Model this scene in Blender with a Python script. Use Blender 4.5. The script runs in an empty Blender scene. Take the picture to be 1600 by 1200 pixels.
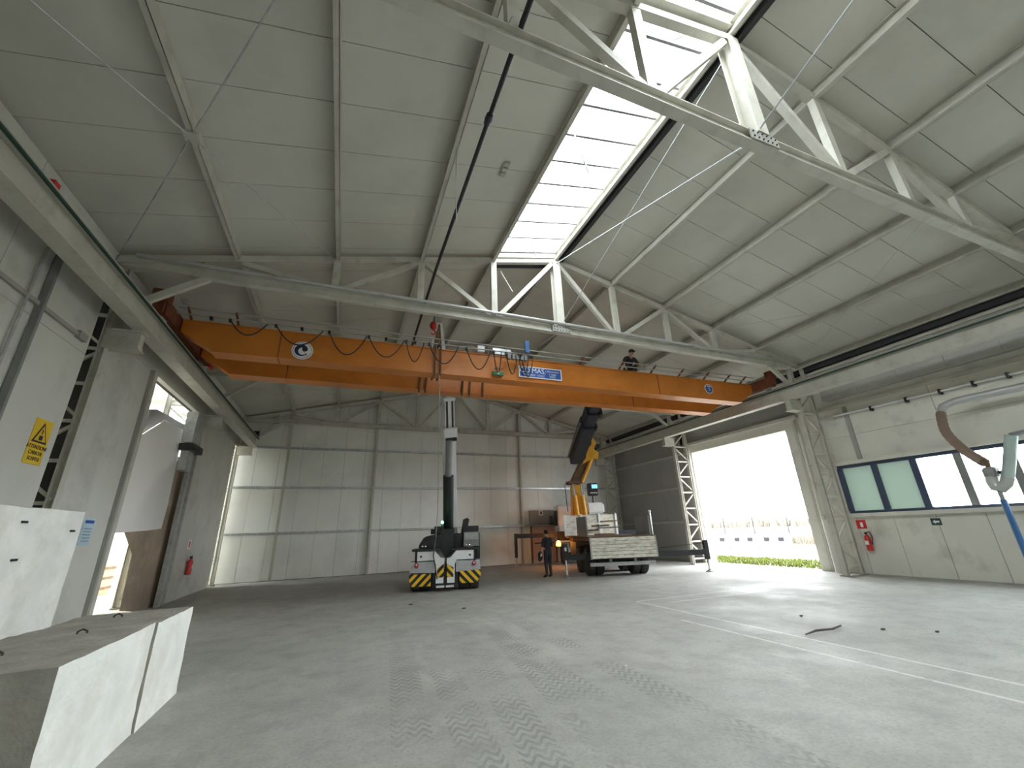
import bpy, math, random
from mathutils import Vector as V, Matrix
R = math.radians
random.seed(7)
scene = bpy.context.scene
col = scene.collection

# ------------------------------------------------------------------ camera, sky, exposure
CAM = V((0, 0, 1.75)); FPX = 640.0
yaw, pitch, roll = R(22.2), R(19.75), R(-2.09)
FW = V((math.sin(yaw)*math.cos(pitch), math.cos(yaw)*math.cos(pitch), math.sin(pitch)))
r0 = V((math.cos(yaw), -math.sin(yaw), 0)); u0 = r0.cross(FW)
RT = math.cos(roll)*r0 + math.sin(roll)*u0; UP = -math.sin(roll)*r0 + math.cos(roll)*u0
cd = bpy.data.cameras.new('camera'); cam = bpy.data.objects.new('camera', cd); col.objects.link(cam)
cd.sensor_width = 36; cd.lens = 36*FPX/1600; cd.clip_start = .05; cd.clip_end = 2000
cam.matrix_world = Matrix(((RT.x, UP.x, -FW.x, CAM.x), (RT.y, UP.y, -FW.y, CAM.y), (RT.z, UP.z, -FW.z, CAM.z), (0, 0, 0, 1)))
scene.camera = cam
w = bpy.data.worlds.new('sky'); scene.world = w; w.use_nodes = True
bg = w.node_tree.nodes['Background']; bg.inputs[0].default_value = (.93, .97, 1.0, 1); bg.inputs[1].default_value = 7.0
vs = scene.view_settings; vs.view_transform = 'Standard'; vs.look = 'None'; vs.gamma = 1; vs.exposure = 1.28
vs.use_curve_mapping = False
scene.cycles.use_denoising = True; scene.cycles.max_bounces = 10; scene.cycles.diffuse_bounces = 7
scene.cycles.transparent_max_bounces = 12; scene.cycles.sample_clamp_indirect = 12
def portal(name, loc, rot, sx, sy):                      # tells the sampler where daylight comes in; adds no light
    l = bpy.data.lights.new(name, 'AREA'); l.shape = 'RECTANGLE'; l.size = sx; l.size_y = sy
    l.cycles.is_portal = True
    o = bpy.data.objects.new(name, l); col.objects.link(o); o.location = loc; o.rotation_euler = rot
    return o
portal('daylight_door', (17.3, 13.7, 2.6), (0, R(90), 0), 5.4, 5.4)
portal('daylight_roof', (4.5, -.3, 10.3), (0, R(-13), 0), 2.2, 20)
portal('daylight_window', (17.1, 3, 2.7), (0, R(90), 0), 1.7, 14)

def ray(px, py): return RT*((px-800)/FPX) - UP*((py-600)/FPX) + FW
def at(px, py, ax, v):                                   # photo pixel -> point where its ray meets plane ax = v
    d = ray(px, py); return CAM + d*((v-CAM[ax])/d[ax])

# ------------------------------------------------------------------ materials
def mat(name, c, rough=.6, metal=0, var=.12, scale=2.0, bump=0.0, bscale=30, dirt=None, dscale=1.2, damt=.5, spec=.5, stretch=None):
    m = bpy.data.materials.new(name); m.use_nodes = True
    n, l = m.node_tree.nodes, m.node_tree.links; b = n['Principled BSDF']
    b.inputs['Roughness'].default_value = rough; b.inputs['Metallic'].default_value = metal
    b.inputs['Specular IOR Level'].default_value = spec
    tc = n.new('ShaderNodeTexCoord'); vec = tc.outputs['Object']
    if stretch:
        mp = n.new('ShaderNodeMapping'); mp.inputs['Scale'].default_value = stretch; l.new(vec, mp.inputs[0]); vec = mp.outputs[0]
    nz = n.new('ShaderNodeTexNoise'); nz.inputs['Scale'].default_value = scale; nz.inputs['Detail'].default_value = 6
    l.new(vec, nz.inputs['Vector'])
    rp = n.new('ShaderNodeValToRGB'); rp.color_ramp.elements[0].position = .3; rp.color_ramp.elements[1].position = .7
    rp.color_ramp.elements[0].color = tuple(x*(1-var) for x in c) + (1,)
    rp.color_ramp.elements[1].color = tuple(min(1, x*(1+var)) for x in c) + (1,)
    l.new(nz.outputs[0], rp.inputs[0]); out = rp.outputs[0]
    if dirt:
        n2 = n.new('ShaderNodeTexNoise'); n2.inputs['Scale'].default_value = dscale; n2.inputs['Detail'].default_value = 8
        n2.inputs['Roughness'].default_value = .65; l.new(vec, n2.inputs['Vector'])
        r2 = n.new('ShaderNodeValToRGB'); r2.color_ramp.elements[0].position = 1-damt-.1; r2.color_ramp.elements[1].position = 1-damt+.2
        l.new(n2.outputs[0], r2.inputs[0])
        mx = n.new('ShaderNodeMix'); mx.data_type = 'RGBA'; l.new(r2.outputs[0], mx.inputs[0]); l.new(out, mx.inputs[6])
        mx.inputs[7].default_value = tuple(dirt)+(1,); out = mx.outputs[2]
    l.new(out, b.inputs['Base Color'])
    if bump:
        n3 = n.new('ShaderNodeTexNoise'); n3.inputs['Scale'].default_value = bscale; n3.inputs['Detail'].default_value = 5
        l.new(vec, n3.inputs['Vector'])
        bp = n.new('ShaderNodeBump'); bp.inputs['Strength'].default_value = bump; bp.inputs['Distance'].default_value = .02
        l.new(n3.outputs[0], bp.inputs['Height']); l.new(bp.outputs[0], b.inputs['Normal'])
    return m
def glow(name, c, s):
    m = bpy.data.materials.new(name); m.use_nodes = True; b = m.node_tree.nodes['Principled BSDF']
    b.inputs['Base Color'].default_value = c+(1,); b.inputs['Emission Color'].default_value = c+(1,); b.inputs['Emission Strength'].default_value = s
    return m
def sheet(name, c, transp, trl):                          # glass / polycarbonate: part clear, part diffusing
    m = bpy.data.materials.new(name); m.use_nodes = True; n, l = m.node_tree.nodes, m.node_tree.links
    n.remove(n['Principled BSDF']); o = n['Material Output']
    t = n.new('ShaderNodeBsdfTransparent'); t.inputs[0].default_value = c+(1,)
    d = n.new('ShaderNodeBsdfTranslucent'); d.inputs[0].default_value = c+(1,)
    g = n.new('ShaderNodeBsdfDiffuse'); g.inputs[0].default_value = c+(1,)
    m1 = n.new('ShaderNodeMixShader'); m1.inputs[0].default_value = trl; l.new(g.outputs[0], m1.inputs[1]); l.new(d.outputs[0], m1.inputs[2])
    m2 = n.new('ShaderNodeMixShader'); m2.inputs[0].default_value = transp; l.new(m1.outputs[0], m2.inputs[1]); l.new(t.outputs[0], m2.inputs[2])
    l.new(m2.outputs[0], o.inputs[0]); return m
def ribbed(name, c, axis, freq, rough=.45, strength=.25):  # finely ribbed sandwich-panel sheet
    m = mat(name, c, rough, var=.05, scale=.6, dirt=tuple(x*.8 for x in c), dscale=.5, damt=.4); n, l = m.node_tree.nodes, m.node_tree.links
    tc = n.new('ShaderNodeTexCoord'); wv = n.new('ShaderNodeTexWave'); wv.bands_direction = axis; wv.inputs['Scale'].default_value = freq
    l.new(tc.outputs['Object'], wv.inputs['Vector'])
    bp = n.new('ShaderNodeBump'); bp.inputs['Strength'].default_value = strength; bp.inputs['Distance'].default_value = .006
    l.new(wv.outputs[1], bp.inputs['Height']); l.new(bp.outputs[0], n['Principled BSDF'].inputs['Normal']); return m
def stripes(name, slope):
    m = mat(name, (.8, .5, .02), .5); n, l = m.node_tree.nodes, m.node_tree.links
    tc = n.new('ShaderNodeTexCoord'); sp = n.new('ShaderNodeSeparateXYZ'); l.new(tc.outputs['Object'], sp.inputs[0])
    a = n.new('ShaderNodeMath'); a.operation = 'MULTIPLY'; a.inputs[1].default_value = slope; l.new(sp.outputs[2], a.inputs[0])
    b = n.new('ShaderNodeMath'); b.operation = 'ADD'; l.new(sp.outputs[0], b.inputs[0]); l.new(a.outputs[0], b.inputs[1])
    c = n.new('ShaderNodeMath'); c.operation = 'MULTIPLY'; c.inputs[1].default_value = 3.9; l.new(b.outputs[0], c.inputs[0])
    d = n.new('ShaderNodeMath'); d.operation = 'FRACT'; l.new(c.outputs[0], d.inputs[0])
    e = n.new('ShaderNodeMath'); e.operation = 'GREATER_THAN'; e.inputs[1].default_value = .5; l.new(d.outputs[0], e.inputs[0])
    mx = n.new('ShaderNodeMix'); mx.data_type = 'RGBA'; l.new(e.outputs[0], mx.inputs[0])
    mx.inputs[6].default_value = (.82, .5, .02, 1); mx.inputs[7].default_value = (.015, .015, .015, 1)
    l.new(mx.outputs[2], n['Principled BSDF'].inputs['Base Color']); return m

M = dict(
 steel=mat('painted_steel', (.53, .515, .45), .55, var=.08, scale=1.5, dirt=(.36, .34, .29), dscale=2.5, damt=.40),
 steel_dk=mat('dusty_steel', (.34, .33, .30), .6, var=.1),
 galv=mat('galvanised', (.50, .52, .53), .35, .6, var=.2, scale=6),
 roof=ribbed('roof_sheet', (.58, .57, .505), 'X', 3, .5, .03),
 roofback=mat('roof_back', (.05, .05, .05), .9),
 wall=ribbed('wall_sheet', (.80, .81, .77), 'X', 16, .36, .45),
 conc=mat('precast_wall', (.68, .665, .59), .8, var=.07, scale=.7, bump=.15, bscale=25, dirt=(.40, .38, .33), dscale=1.1, damt=.36),
 wallL=mat('left_wall_panel', (.58, .575, .53), .75, var=.06, scale=.6, dirt=(.38, .37, .34), dscale=.9, damt=.4),
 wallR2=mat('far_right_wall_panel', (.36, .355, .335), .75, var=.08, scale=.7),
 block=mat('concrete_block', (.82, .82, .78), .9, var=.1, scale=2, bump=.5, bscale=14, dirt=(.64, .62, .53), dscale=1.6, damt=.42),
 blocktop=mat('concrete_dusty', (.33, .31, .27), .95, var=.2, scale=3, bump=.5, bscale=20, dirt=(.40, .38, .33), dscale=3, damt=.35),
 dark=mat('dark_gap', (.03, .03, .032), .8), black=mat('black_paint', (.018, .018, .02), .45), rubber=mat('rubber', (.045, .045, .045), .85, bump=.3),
 orange=mat('orange_paint', (.58, .19, .026), .40, var=.1, scale=.9, dirt=(.44, .14, .022), dscale=1.5, damt=.42),
 rust=mat('rust_orange', (.17, .05, .022), .7, var=.25, scale=5),
 white=mat('white_paint', (.78, .79, .80), .4, var=.05, dirt=(.5, .5, .49), dscale=3, damt=.33), wood=mat('weathered_wood', (.16, .10, .06), .9, var=.3, scale=8),
 dirtywhite=mat('dirty_white', (.74, .71, .62), .7, var=.1, scale=4, dirt=(.22, .17, .11), dscale=4.5, damt=.43, stretch=(1, 1, 3.5)),
 chrome=mat('chrome', (.8, .8, .8), .2, 1, var=.02), grey=mat('grey_paint', (.22, .22, .22), .55), greyl=mat('grey_light', (.42, .42, .41), .5, dirt=(.3, .29, .27), dscale=6),
 yellow=mat('yellow_paint', (.72, .36, .03), .45, var=.15, scale=4, dirt=(.25, .13, .03), dscale=4, damt=.35),
 brown=mat('greasy_brown', (.13, .07, .035), .6, var=.3, scale=5, dirt=(.4, .2, .04), dscale=4, damt=.35),
 navy=mat('dark_navy', (.018, .022, .035), .45, var=.3, scale=4), red=mat('red_paint', (.55, .03, .025), .35), redlamp=mat('red_lens', (.45, .03, .04), .25),
 blue=mat('blue_paint', (.04, .13, .30), .4), bluesign=mat('blue_sign', (.03, .10, .40), .4, var=.05), frame=mat('window_frame', (.05, .07, .12), .4),
 signwhite=mat('sign_white', (.85, .85, .85), .5, var=.03), ink=mat('ink', (.015, .015, .02), .6), inkblue=mat('ink_blue', (.015, .025, .09), .5),
 signyellow=mat('sign_yellow', (.72, .48, .03), .55, var=.08), green=mat('green', (.02, .16, .06), .5), darkgreen=mat('dark_green', (.02, .06, .045), .6),
 signred=mat('sign_red', (.6, .03, .03), .5), notice=mat('notice_blue', (.45, .6, .72), .5),
 cable=mat('black_cable', (.015, .015, .015), .5), brownhose=mat('brown_hose', (.24, .17, .13), .8, bump=.5, bscale=60), ductgreen=mat('duct_green', (.42, .52, .50), .35, .4),
 salmon=mat('salmon_door', (.50, .34, .27), .6, var=.1), skin=mat('skin', (.45, .27, .19), .55), cloth=mat('black_clothing', (.014, .015, .020), .9, var=.3), jeans=mat('dark_trousers', (.02, .024, .04), .9, var=.3),
 hair=mat('dark_hair', (.012, .010, .009), .8), boots=mat('boot_leather', (.03, .025, .02), .7), cloth2=mat('dark_brown_jacket', (.028, .018, .017), .9, var=.3),
 tarp=sheet('white_plastic_sheet', (.84, .825, .81), 0.0, .12), pipe=mat('grey_pipe', (.48, .48, .47), .35, .35, var=.06, scale=2),
 browntarp=mat('dusty_brown_sheet', (.36, .275, .21), .8, var=.22, scale=.9, dirt=(.52, .44, .36), dscale=1.6, damt=.35, bump=.6, bscale=3),
 annexfloor=mat('annex_floor', (.62, .57, .48), .9, var=.1), annexwall=mat('annex_wall', (.82, .82, .76), .8, var=.04), crate=mat('orange_crate', (.62, .34, .17), .8, var=.2),
 asphalt=mat('yard_concrete', (.20, .20, .19), .9, var=.1, scale=.5), ground=mat('field', (.13, .125, .08), 1, var=.2, scale=.1), grass=mat('grass', (.13, .16, .02), .9, var=.4, scale=3),
 reed=mat('dry_reeds', (.17, .15, .12), .9, var=.3), pane=sheet('clear_pane', (.93, .97, .97), .92, .5), frost=sheet('frosted_pane', (.33, .38, .34), .03, .5),
 skyl=sheet('skylight_sheet', (.95, .97, .97), .85, .6), amber=glow('amber_lens', (1.0, .36, .03), 9), greenled=glow('green_led', (.05, 1, .35), 12), bluescreen=glow('blue_panel', (.2, .5, .75), .6),
 stripeA=stripes('hazard_stripes_left', -1.0), stripeB=stripes('hazard_stripes_right', 1.0), checker=mat('checker_plate', (.40, .40, .41), .4, .5, var=.25, scale=30, bump=.6, bscale=70),
 duct=ribbed('upper_sheet', (.46, .455, .42), 'Y', 9, .35, .25), stick=mat('stick', (.07, .055, .045), .9),
)

# ------------------------------------------------------------------ mesh building
def wm(o):
    m = Matrix.LocRotScale(o.location, o.rotation_euler.to_matrix(), None)
    return wm(o.parent) @ m if o.parent else m
class MB:
    def __init__(s): s.v = []; s.f = []
    def add(s, vs, fs):
        k = len(s.v); s.v += [V(x) for x in vs]; s.f += [tuple(i+k for i in f) for f in fs]; return s
    def hexa(s, p): return s.add(p, [(0, 3, 2, 1), (4, 5, 6, 7), (0, 1, 5, 4), (1, 2, 6, 5), (2, 3, 7, 6), (3, 0, 4, 7)])
    def box(s, x0, x1, y0, y1, z0, z1):
        return s.hexa([(x0, y0, z0), (x1, y0, z0), (x1, y1, z0), (x0, y1, z0), (x0, y0, z1), (x1, y0, z1), (x1, y1, z1), (x0, y1, z1)])
    def bar(s, a, b, wd, ht, up=(0, 0, 1)):
        a, b = V(a), V(b); d = (b-a).normalized(); up = V(up); x = d.cross(up)
        if x.length < 1e-4: x = d.cross(V((1, 0, 0)))
        x.normalize(); y = x.cross(d); x = x*wd/2; y = y*ht/2
        return s.hexa([a-x-y, a+x-y, b+x-y, b-x-y, a-x+y, a+x+y, b+x+y, b-x+y])
    def ibeam(s, a, b, wd, ht, t=.02, up=(0, 0, 1)):
        a, b = V(a), V(b); d = (b-a).normalized(); x = d.cross(V(up)); x.normalize(); y = x.cross(d)
        s.bar(a+y*(ht/2-t/2), b+y*(ht/2-t/2), wd, t, up); s.bar(a-y*(ht/2-t/2), b-y*(ht/2-t/2), wd, t, up)
        return s.bar(a, b, t, ht-2*t, up)
    def tube(s, pts, r, n=8, cap=True):
        pts = [V(p) for p in pts]; m = len(pts); k = len(s.v); rr = r if isinstance(r, (list, tuple)) else [r]*m
        ref = None
        for i, p in enumerate(pts):
            t = (pts[min(i+1, m-1)]-pts[max(i-1, 0)]).normalized()
            if ref is None: ref = V((0, 0, 1)) if abs(t.z) < .9 else V((1, 0, 0))
            x = t.cross(ref).normalized(); ref = x.cross(t).normalized()
            for j in range(n):
                a = 2*math.pi*j/n; s.v.append(p+(x*math.cos(a)+ref*math.sin(a))*rr[i])
        for i in range(m-1):
            for j in range(n):
                s.f.append((k+i*n+j, k+i*n+(j+1) % n, k+(i+1)*n+(j+1) % n, k+(i+1)*n+j))
        if cap: s.f.append(tuple(k+j for j in reversed(range(n)))); s.f.append(tuple(k+(m-1)*n+j for j in range(n)))
        return s
    def prism(s, poly, o, ux, uy, dep):                  # polygon in plane (ux, uy) at o, extruded by vector dep
        o, ux, uy, dep = V(o), V(ux), V(uy), V(dep); n = len(poly)
        a = [o+ux*p[0]+uy*p[1] for p in poly]
        return s.add(a+[p+dep for p in a], [tuple(range(n)), tuple(reversed(range(n, 2*n)))]+[(i, i+n, (i+1) % n+n, (i+1) % n) for i in range(n)])
    def lathe(s, prof, o, ax, n=20):                     # prof: (radius, along) pairs
        ax = V(ax).normalized(); o = V(o); x = ax.orthogonal().normalized(); y = ax.cross(x); k = len(s.v)
        for r, h in prof:
            for j in range(n):
                a = 2*math.pi*j/n; s.v.append(o+ax*h+(x*math.cos(a)+y*math.sin(a))*r)
        for i in range(len(prof)-1):
            for j in range(n): s.f.append((k+i*n+j, k+i*n+(j+1) % n, k+(i+1)*n+(j+1) % n, k+(i+1)*n+j))
        s.f.append(tuple(k+j for j in reversed(range(n)))); s.f.append(tuple(k+(len(prof)-1)*n+j for j in range(n)))
        return s
    def ball(s, c, r, sq=(1, 1, 1), n=12):
        return s.lathe([(max(.001, math.sin(math.pi*i/8))*r*sq[0], -math.cos(math.pi*i/8)*r*sq[2]) for i in range(9)], c, (0, 0, 1), n)
    def build(s, name, m, parent=None, world=True, smooth=False, bevel=0):
        vs = s.v
        if parent and world: inv = wm(parent).inverted(); vs = [inv @ v for v in vs]
        me = bpy.data.meshes.new(name); me.from_pydata([tuple(v) for v in vs], [], s.f)
        import bmesh
        bm = bmesh.new(); bm.from_mesh(me); bmesh.ops.recalc_face_normals(bm, faces=bm.faces)
        if bevel: bmesh.ops.bevel(bm, geom=list(bm.edges), offset=bevel, segments=2, affect='EDGES', clamp_overlap=True)
        bm.to_mesh(me); bm.free()
        if smooth:
            for p in me.polygons: p.use_smooth = True
            me.set_sharp_from_angle(angle=R(40))
        me.materials.append(M[m] if isinstance(m, str) else m)
        o = bpy.data.objects.new(name, me); col.objects.link(o); o.parent = parent
        return o
def B(): return MB()
def tag(o, label, cat, group=None):
    o['label'] = label; o['category'] = cat
    if group: o['group'] = group
    return o
def thing(name, label, cat, loc=(0, 0, 0), rz=0, group=None):
    o = bpy.data.objects.new(name, None); col.objects.link(o); o.location = loc; o.rotation_euler = (0, 0, rz); o.empty_display_size = .2
    return tag(o, label, cat, group)
def struct(name, loc=(0, 0, 0)):
    o = bpy.data.objects.new(name, None); col.objects.link(o); o.location = loc; o['kind'] = 'structure'; o.empty_display_size = .2; return o
def S(o): o['kind'] = 'structure'; return o
def text(name, s, size, o, ux, uy, m, parent, world=True, lift=.004, align='CENTER'):
    cu = bpy.data.curves.new(name, 'FONT'); cu.body = s; cu.size = size; cu.extrude = .002; cu.align_x = align; cu.align_y = 'CENTER'
    t = bpy.data.objects.new(name, cu); me = bpy.data.meshes.new_from_object(t); bpy.data.objects.remove(t)
    o, ux, uy = V(o), V(ux).normalized(), V(uy).normalized(); nz = ux.cross(uy)
    inv = wm(parent).inverted() if world else Matrix()
    for v in me.vertices: v.co = inv @ (o+ux*v.co.x+uy*v.co.y+nz*(v.co.z+lift))
    me.materials.clear(); me.materials.append(M[m]); ob = bpy.data.objects.new(name, me); col.objects.link(ob); ob.parent = parent; return ob
def ring(cx, cy, r, n=24, a0=0, a1=360): return [(cx+r*math.cos(R(a0+(a1-a0)*i/n)), cy+r*math.sin(R(a0+(a1-a0)*i/n))) for i in range(n+(a1-a0 != 360))]

# ------------------------------------------------------------------ floor
def floor_material():
    m = bpy.data.materials.new('worn_concrete_floor'); m.use_nodes = True; n, l = m.node_tree.nodes, m.node_tree.links; b = n['Principled BSDF']
    tc = n.new('ShaderNodeTexCoord'); sp = n.new('ShaderNodeSeparateXYZ'); l.new(tc.outputs['Object'], sp.inputs[0]); X, Y = sp.outputs[0], sp.outputs[1]
    def mth(op, a, bb=None, c=None):
        q = n.new('ShaderNodeMath'); q.operation = op
        for i, x in enumerate((a, bb, c)):
            if x is None: continue
            if isinstance(x, (int, float)): q.inputs[i].default_value = x
            else: l.new(x, q.inputs[i])
        return q.outputs[0]
    def noise(scale, det=6, rough=.6, stretch=None):
        q = n.new('ShaderNodeTexNoise'); q.inputs['Scale'].default_value = scale; q.inputs['Detail'].default_value = det; q.inputs['Roughness'].default_value = rough
        v = tc.outputs['Object']
        if stretch: mp = n.new('ShaderNodeMapping'); mp.inputs['Scale'].default_value = stretch; l.new(v, mp.inputs[0]); v = mp.outputs[0]
        l.new(v, q.inputs['Vector']); return q.outputs[0]
    def ramp(f, p0, p1, c0, c1):
        q = n.new('ShaderNodeValToRGB'); e = q.color_ramp.elements; e[0].position = p0; e[1].position = p1; e[0].color = c0+(1,); e[1].color = c1+(1,); l.new(f, q.inputs[0]); return q.outputs[0]
    def mix(f, a, bb, mode='MIX'):
        q = n.new('ShaderNodeMix'); q.data_type = 'RGBA'; q.blend_type = mode
        if isinstance(f, (int, float)): q.inputs[0].default_value = f
        else: l.new(f, q.inputs[0])
        for i, x in ((6, a), (7, bb)):
            if isinstance(x, tuple): q.inputs[i].default_value = x+(1,)
            else: l.new(x, q.inputs[i])
        return q.outputs[2]
    def band(v, c, hw): return mth('LESS_THAN', mth('ABSOLUTE', mth('SUBTRACT', v, c)), hw)
    base = ramp(noise(.35, 8), .3, .7, (.315, .31, .285), (.415, .405, .375))
    base = mix(ramp(noise(2.2, 9, .7), .45, .75, (0, 0, 0), (.8, .8, .8)), base, (.235, .23, .215))
    base = mix(ramp(noise(1.1, 8, .65, (1, .45, 1)), .55, .75, (0, 0, 0), (.7, .7, .7)), base, (.52, .505, .47))
    base = mix(ramp(noise(26, 6, .75), .48, .66, (0, 0, 0), (.55, .55, .55)), base, (.21, .205, .19))
    base = mix(ramp(noise(5, 8, .8, (1, .3, 1)), .58, .72, (0, 0, 0), (.5, .5, .5)), base, (.19, .185, .17))
    # painted double line marking, worn through
    wear = mth('GREATER_THAN', noise(7, 8, .75), .42)
    l1 = mth('MULTIPLY', band(X, 7.0, .03), mth('LESS_THAN', Y, 9.5)); l2 = mth('MULTIPLY', band(X, 6.38, .03), mth('LESS_THAN', Y, 7.3))
    l3 = mth('MULTIPLY', mth('MULTIPLY', band(Y, 9.52, .03), mth('GREATER_THAN', X, 7.0)), mth('LESS_THAN', X, 13)); l4 = mth('MULTIPLY', mth('MULTIPLY', band(Y, 8.95, .03), mth('GREATER_THAN', X, 7.6)), mth('LESS_THAN', X, 13.2))
    ln = mth('MULTIPLY', mth('MAXIMUM', mth('MAXIMUM', l1, l2), mth('MAXIMUM', l3, l4)), wear)
    base = mix(mth('MULTIPLY', ln, .42), base, (.75, .75, .72))
    # tyre tracks
    tread = None
    for k, (c, sl) in enumerate(((.72, .10), (1.25, .10), (1.75, .12), (2.35, .12), (2.75, .03), (3.5, .02))):
        xx = mth('SUBTRACT', X, mth('MULTIPLY', Y, sl)); mk = band(xx, c-sl*4, .19)
        pat = mth('SINE', mth('ADD', mth('MULTIPLY', Y, 48), mth('MULTIPLY', mth('SINE', mth('MULTIPLY', xx, 40)), 2.4)))
        t = mth('MULTIPLY', mk, mth('GREATER_THAN', pat, .15)); tread = t if tread is None else mth('MAXIMUM', tread, t)
    fade = mth('MULTIPLY', ramp(noise(.9, 4), .42, .58, (0, 0, 0), (1, 1, 1)), mth('LESS_THAN', Y, 9.5))
    tread = mth('MULTIPLY', tread, fade)
    base = mix(mth('MULTIPLY', tread, .62), base, (.19, .19, .18))
    l.new(base, b.inputs['Base Color'])
    rg = ramp(noise(.6, 6), .35, .7, (.62, .62, .62), (.9, .9, .9)); l.new(rg, b.inputs['Roughness'])
    h = mth('ADD', mth('MULTIPLY', noise(18, 8, .7), .35), mth('MULTIPLY', tread, .4))
    bp = n.new('ShaderNodeBump'); bp.inputs['Strength'].default_value = .35; bp.inputs['Distance'].default_value = .02; l.new(h, bp.inputs['Height']); l.new(bp.outputs[0], b.inputs['Normal'])
    return m
XL, XRW, YB, YF = -4.85, 16.6, 23.05, -10.4
S(B().box(XL-.3, XRW+.3, YF, YB+.3, -.3, 0).build('floor', floor_material()))
S(B().box(-26, XL-.3, 2, 40, -.3, -.005).build('floor_annex', 'annexfloor'))

# ------------------------------------------------------------------ roof
XC, DX, SL, ZR = 5.53, 2.075, .236, 9.75
YT = [-10.2, -3.6, 2.95, 9.6, 16.2, 22.75]
def zn(x): return ZR-SL*abs(x-XC)
NX = [XC+DX*k for k in range(-5, 6)]
ceil = struct('ceiling', (XC, 6, 9.9))
pw = .98; ys = []
y = 4.46-15*pw
while y < YB: ys.append(y); y += pw
for y in ys:
    y0, y1 = y+.006, min(y+pw, YB)-.006
    xl = 3.42 if y < 9.4 else XC-.02
    for a, b in ((-5.3, xl), (XC+.12 if y < 9.4 else XC+.02, 16.9)):
        q = B(); za, zb = zn(a)+.24, zn(b)+.24
        q.hexa([(a, y0, za), (b, y0, zb), (b, y1, zb), (a, y1, za), (a, y0, za+.06), (b, y0, zb+.06), (b, y1, zb+.06), (a, y1, za+.06)])
        q.build('roof_panel', 'roof', ceil)
q = B()
for a, b, y0, y1 in ((-5.4, 3.45, YF, YB+.3), (XC+.05, 17, YF, YB+.3), (3.45, XC+.05, 9.62, YB+.3)):
    za, zb = zn(a)+.305, zn(b)+.305
    q.hexa([(a, y0, za), (b, y0, zb), (b, y1, zb), (a, y1, za), (a, y0, za+.08), (b, y0, zb+.08), (b, y1, zb+.08), (a, y1, za+.08)])
q.build('roof_light_seal', 'roofback', ceil)  # added layer above the panels, keeps sky light out of the joints
for k, x in enumerate(NX):
    q = B(); z = zn(x)+.12; dn = V((-math.copysign(SL, XC-x) if x != XC else 0, 0, 1)).normalized() if x != XC else V((0, 0, 1))
    if k in (0, 10): x = x-.1 if k == 0 else x+.1
    q.bar((x+.04, YF, z), (x+.04, YB, z), .012, .24); q.bar((x, YF, z-.114), (x, YB, z-.114), .09, .012); q.bar((x, YF, z+.114), (x, YB, z+.114), .09, .012); q.bar((x-.04, YF, z-.09), (x-.04, YB, z-.09), .01, .04)
    q.build('purlin', 'steel', ceil)
# skylight strip left of the ridge
ysk = 9.45; k = 0
sk_rows = []
while ysk > YF+.5: sk_rows.append(ysk); ysk -= .68
za, zb = zn(3.5)+.30, zn(XC)+.30
for a in sk_rows:
    q = B(); q.hexa([(3.5, a-.655, za), (XC, a-.655, zb), (XC, a, zb), (3.5, a, za), (3.5, a-.655, za+.004), (XC, a-.655, zb+.004), (XC, a, zb+.004), (3.5, a, za+.004)])
    q.build('skylight_sheet', 'skyl', ceil)
    B().bar((3.46, a+.012, za-.01), (XC, a+.012, zb-.01), .05, .07).build('glazing_bar', 'grey', ceil)
B().bar((3.44, YF, zn(3.44)+.22), (3.44, 9.5, zn(3.44)+.22), .06, .26).build('skylight_kerb', 'steel', ceil)
B().bar((XC+.07, YF, zn(XC)+.22), (XC+.07, 9.5, zn(XC)+.22), .08, .28).build('skylight_kerb', 'steel', ceil)
B().bar((XC+.2, YF, zn(XC)+.06), (XC+.2, 9.6, zn(XC)+.06), .10, .14).build('ridge_gutter', 'dark', ceil)
B().bar((3.44, 9.52, zn(3.44)+.2), (XC, 9.52, zn(XC)+.2), .08, .2).build('skylight_kerb', 'steel', ceil)
for y in (-3.6, 2.95):
    B().bar((3.44, y, zn(3.44)+.22), (XC, y, zn(XC)+.22), .34, .06).build('flashing', 'steel', ceil)
B().box(4.62, 4.84, 7.2, 7.34, zn(2.2)-.3, zn(2.2)-.2) if False else None
for k in range(3):
    x, y = 2.62, 6.25+.14*k
    B().box(x-.06, x+.06, y-.05, y+.05, zn(x)+.17, zn(x)+.25).build('roof_fixing', 'steel', ceil)

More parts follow.
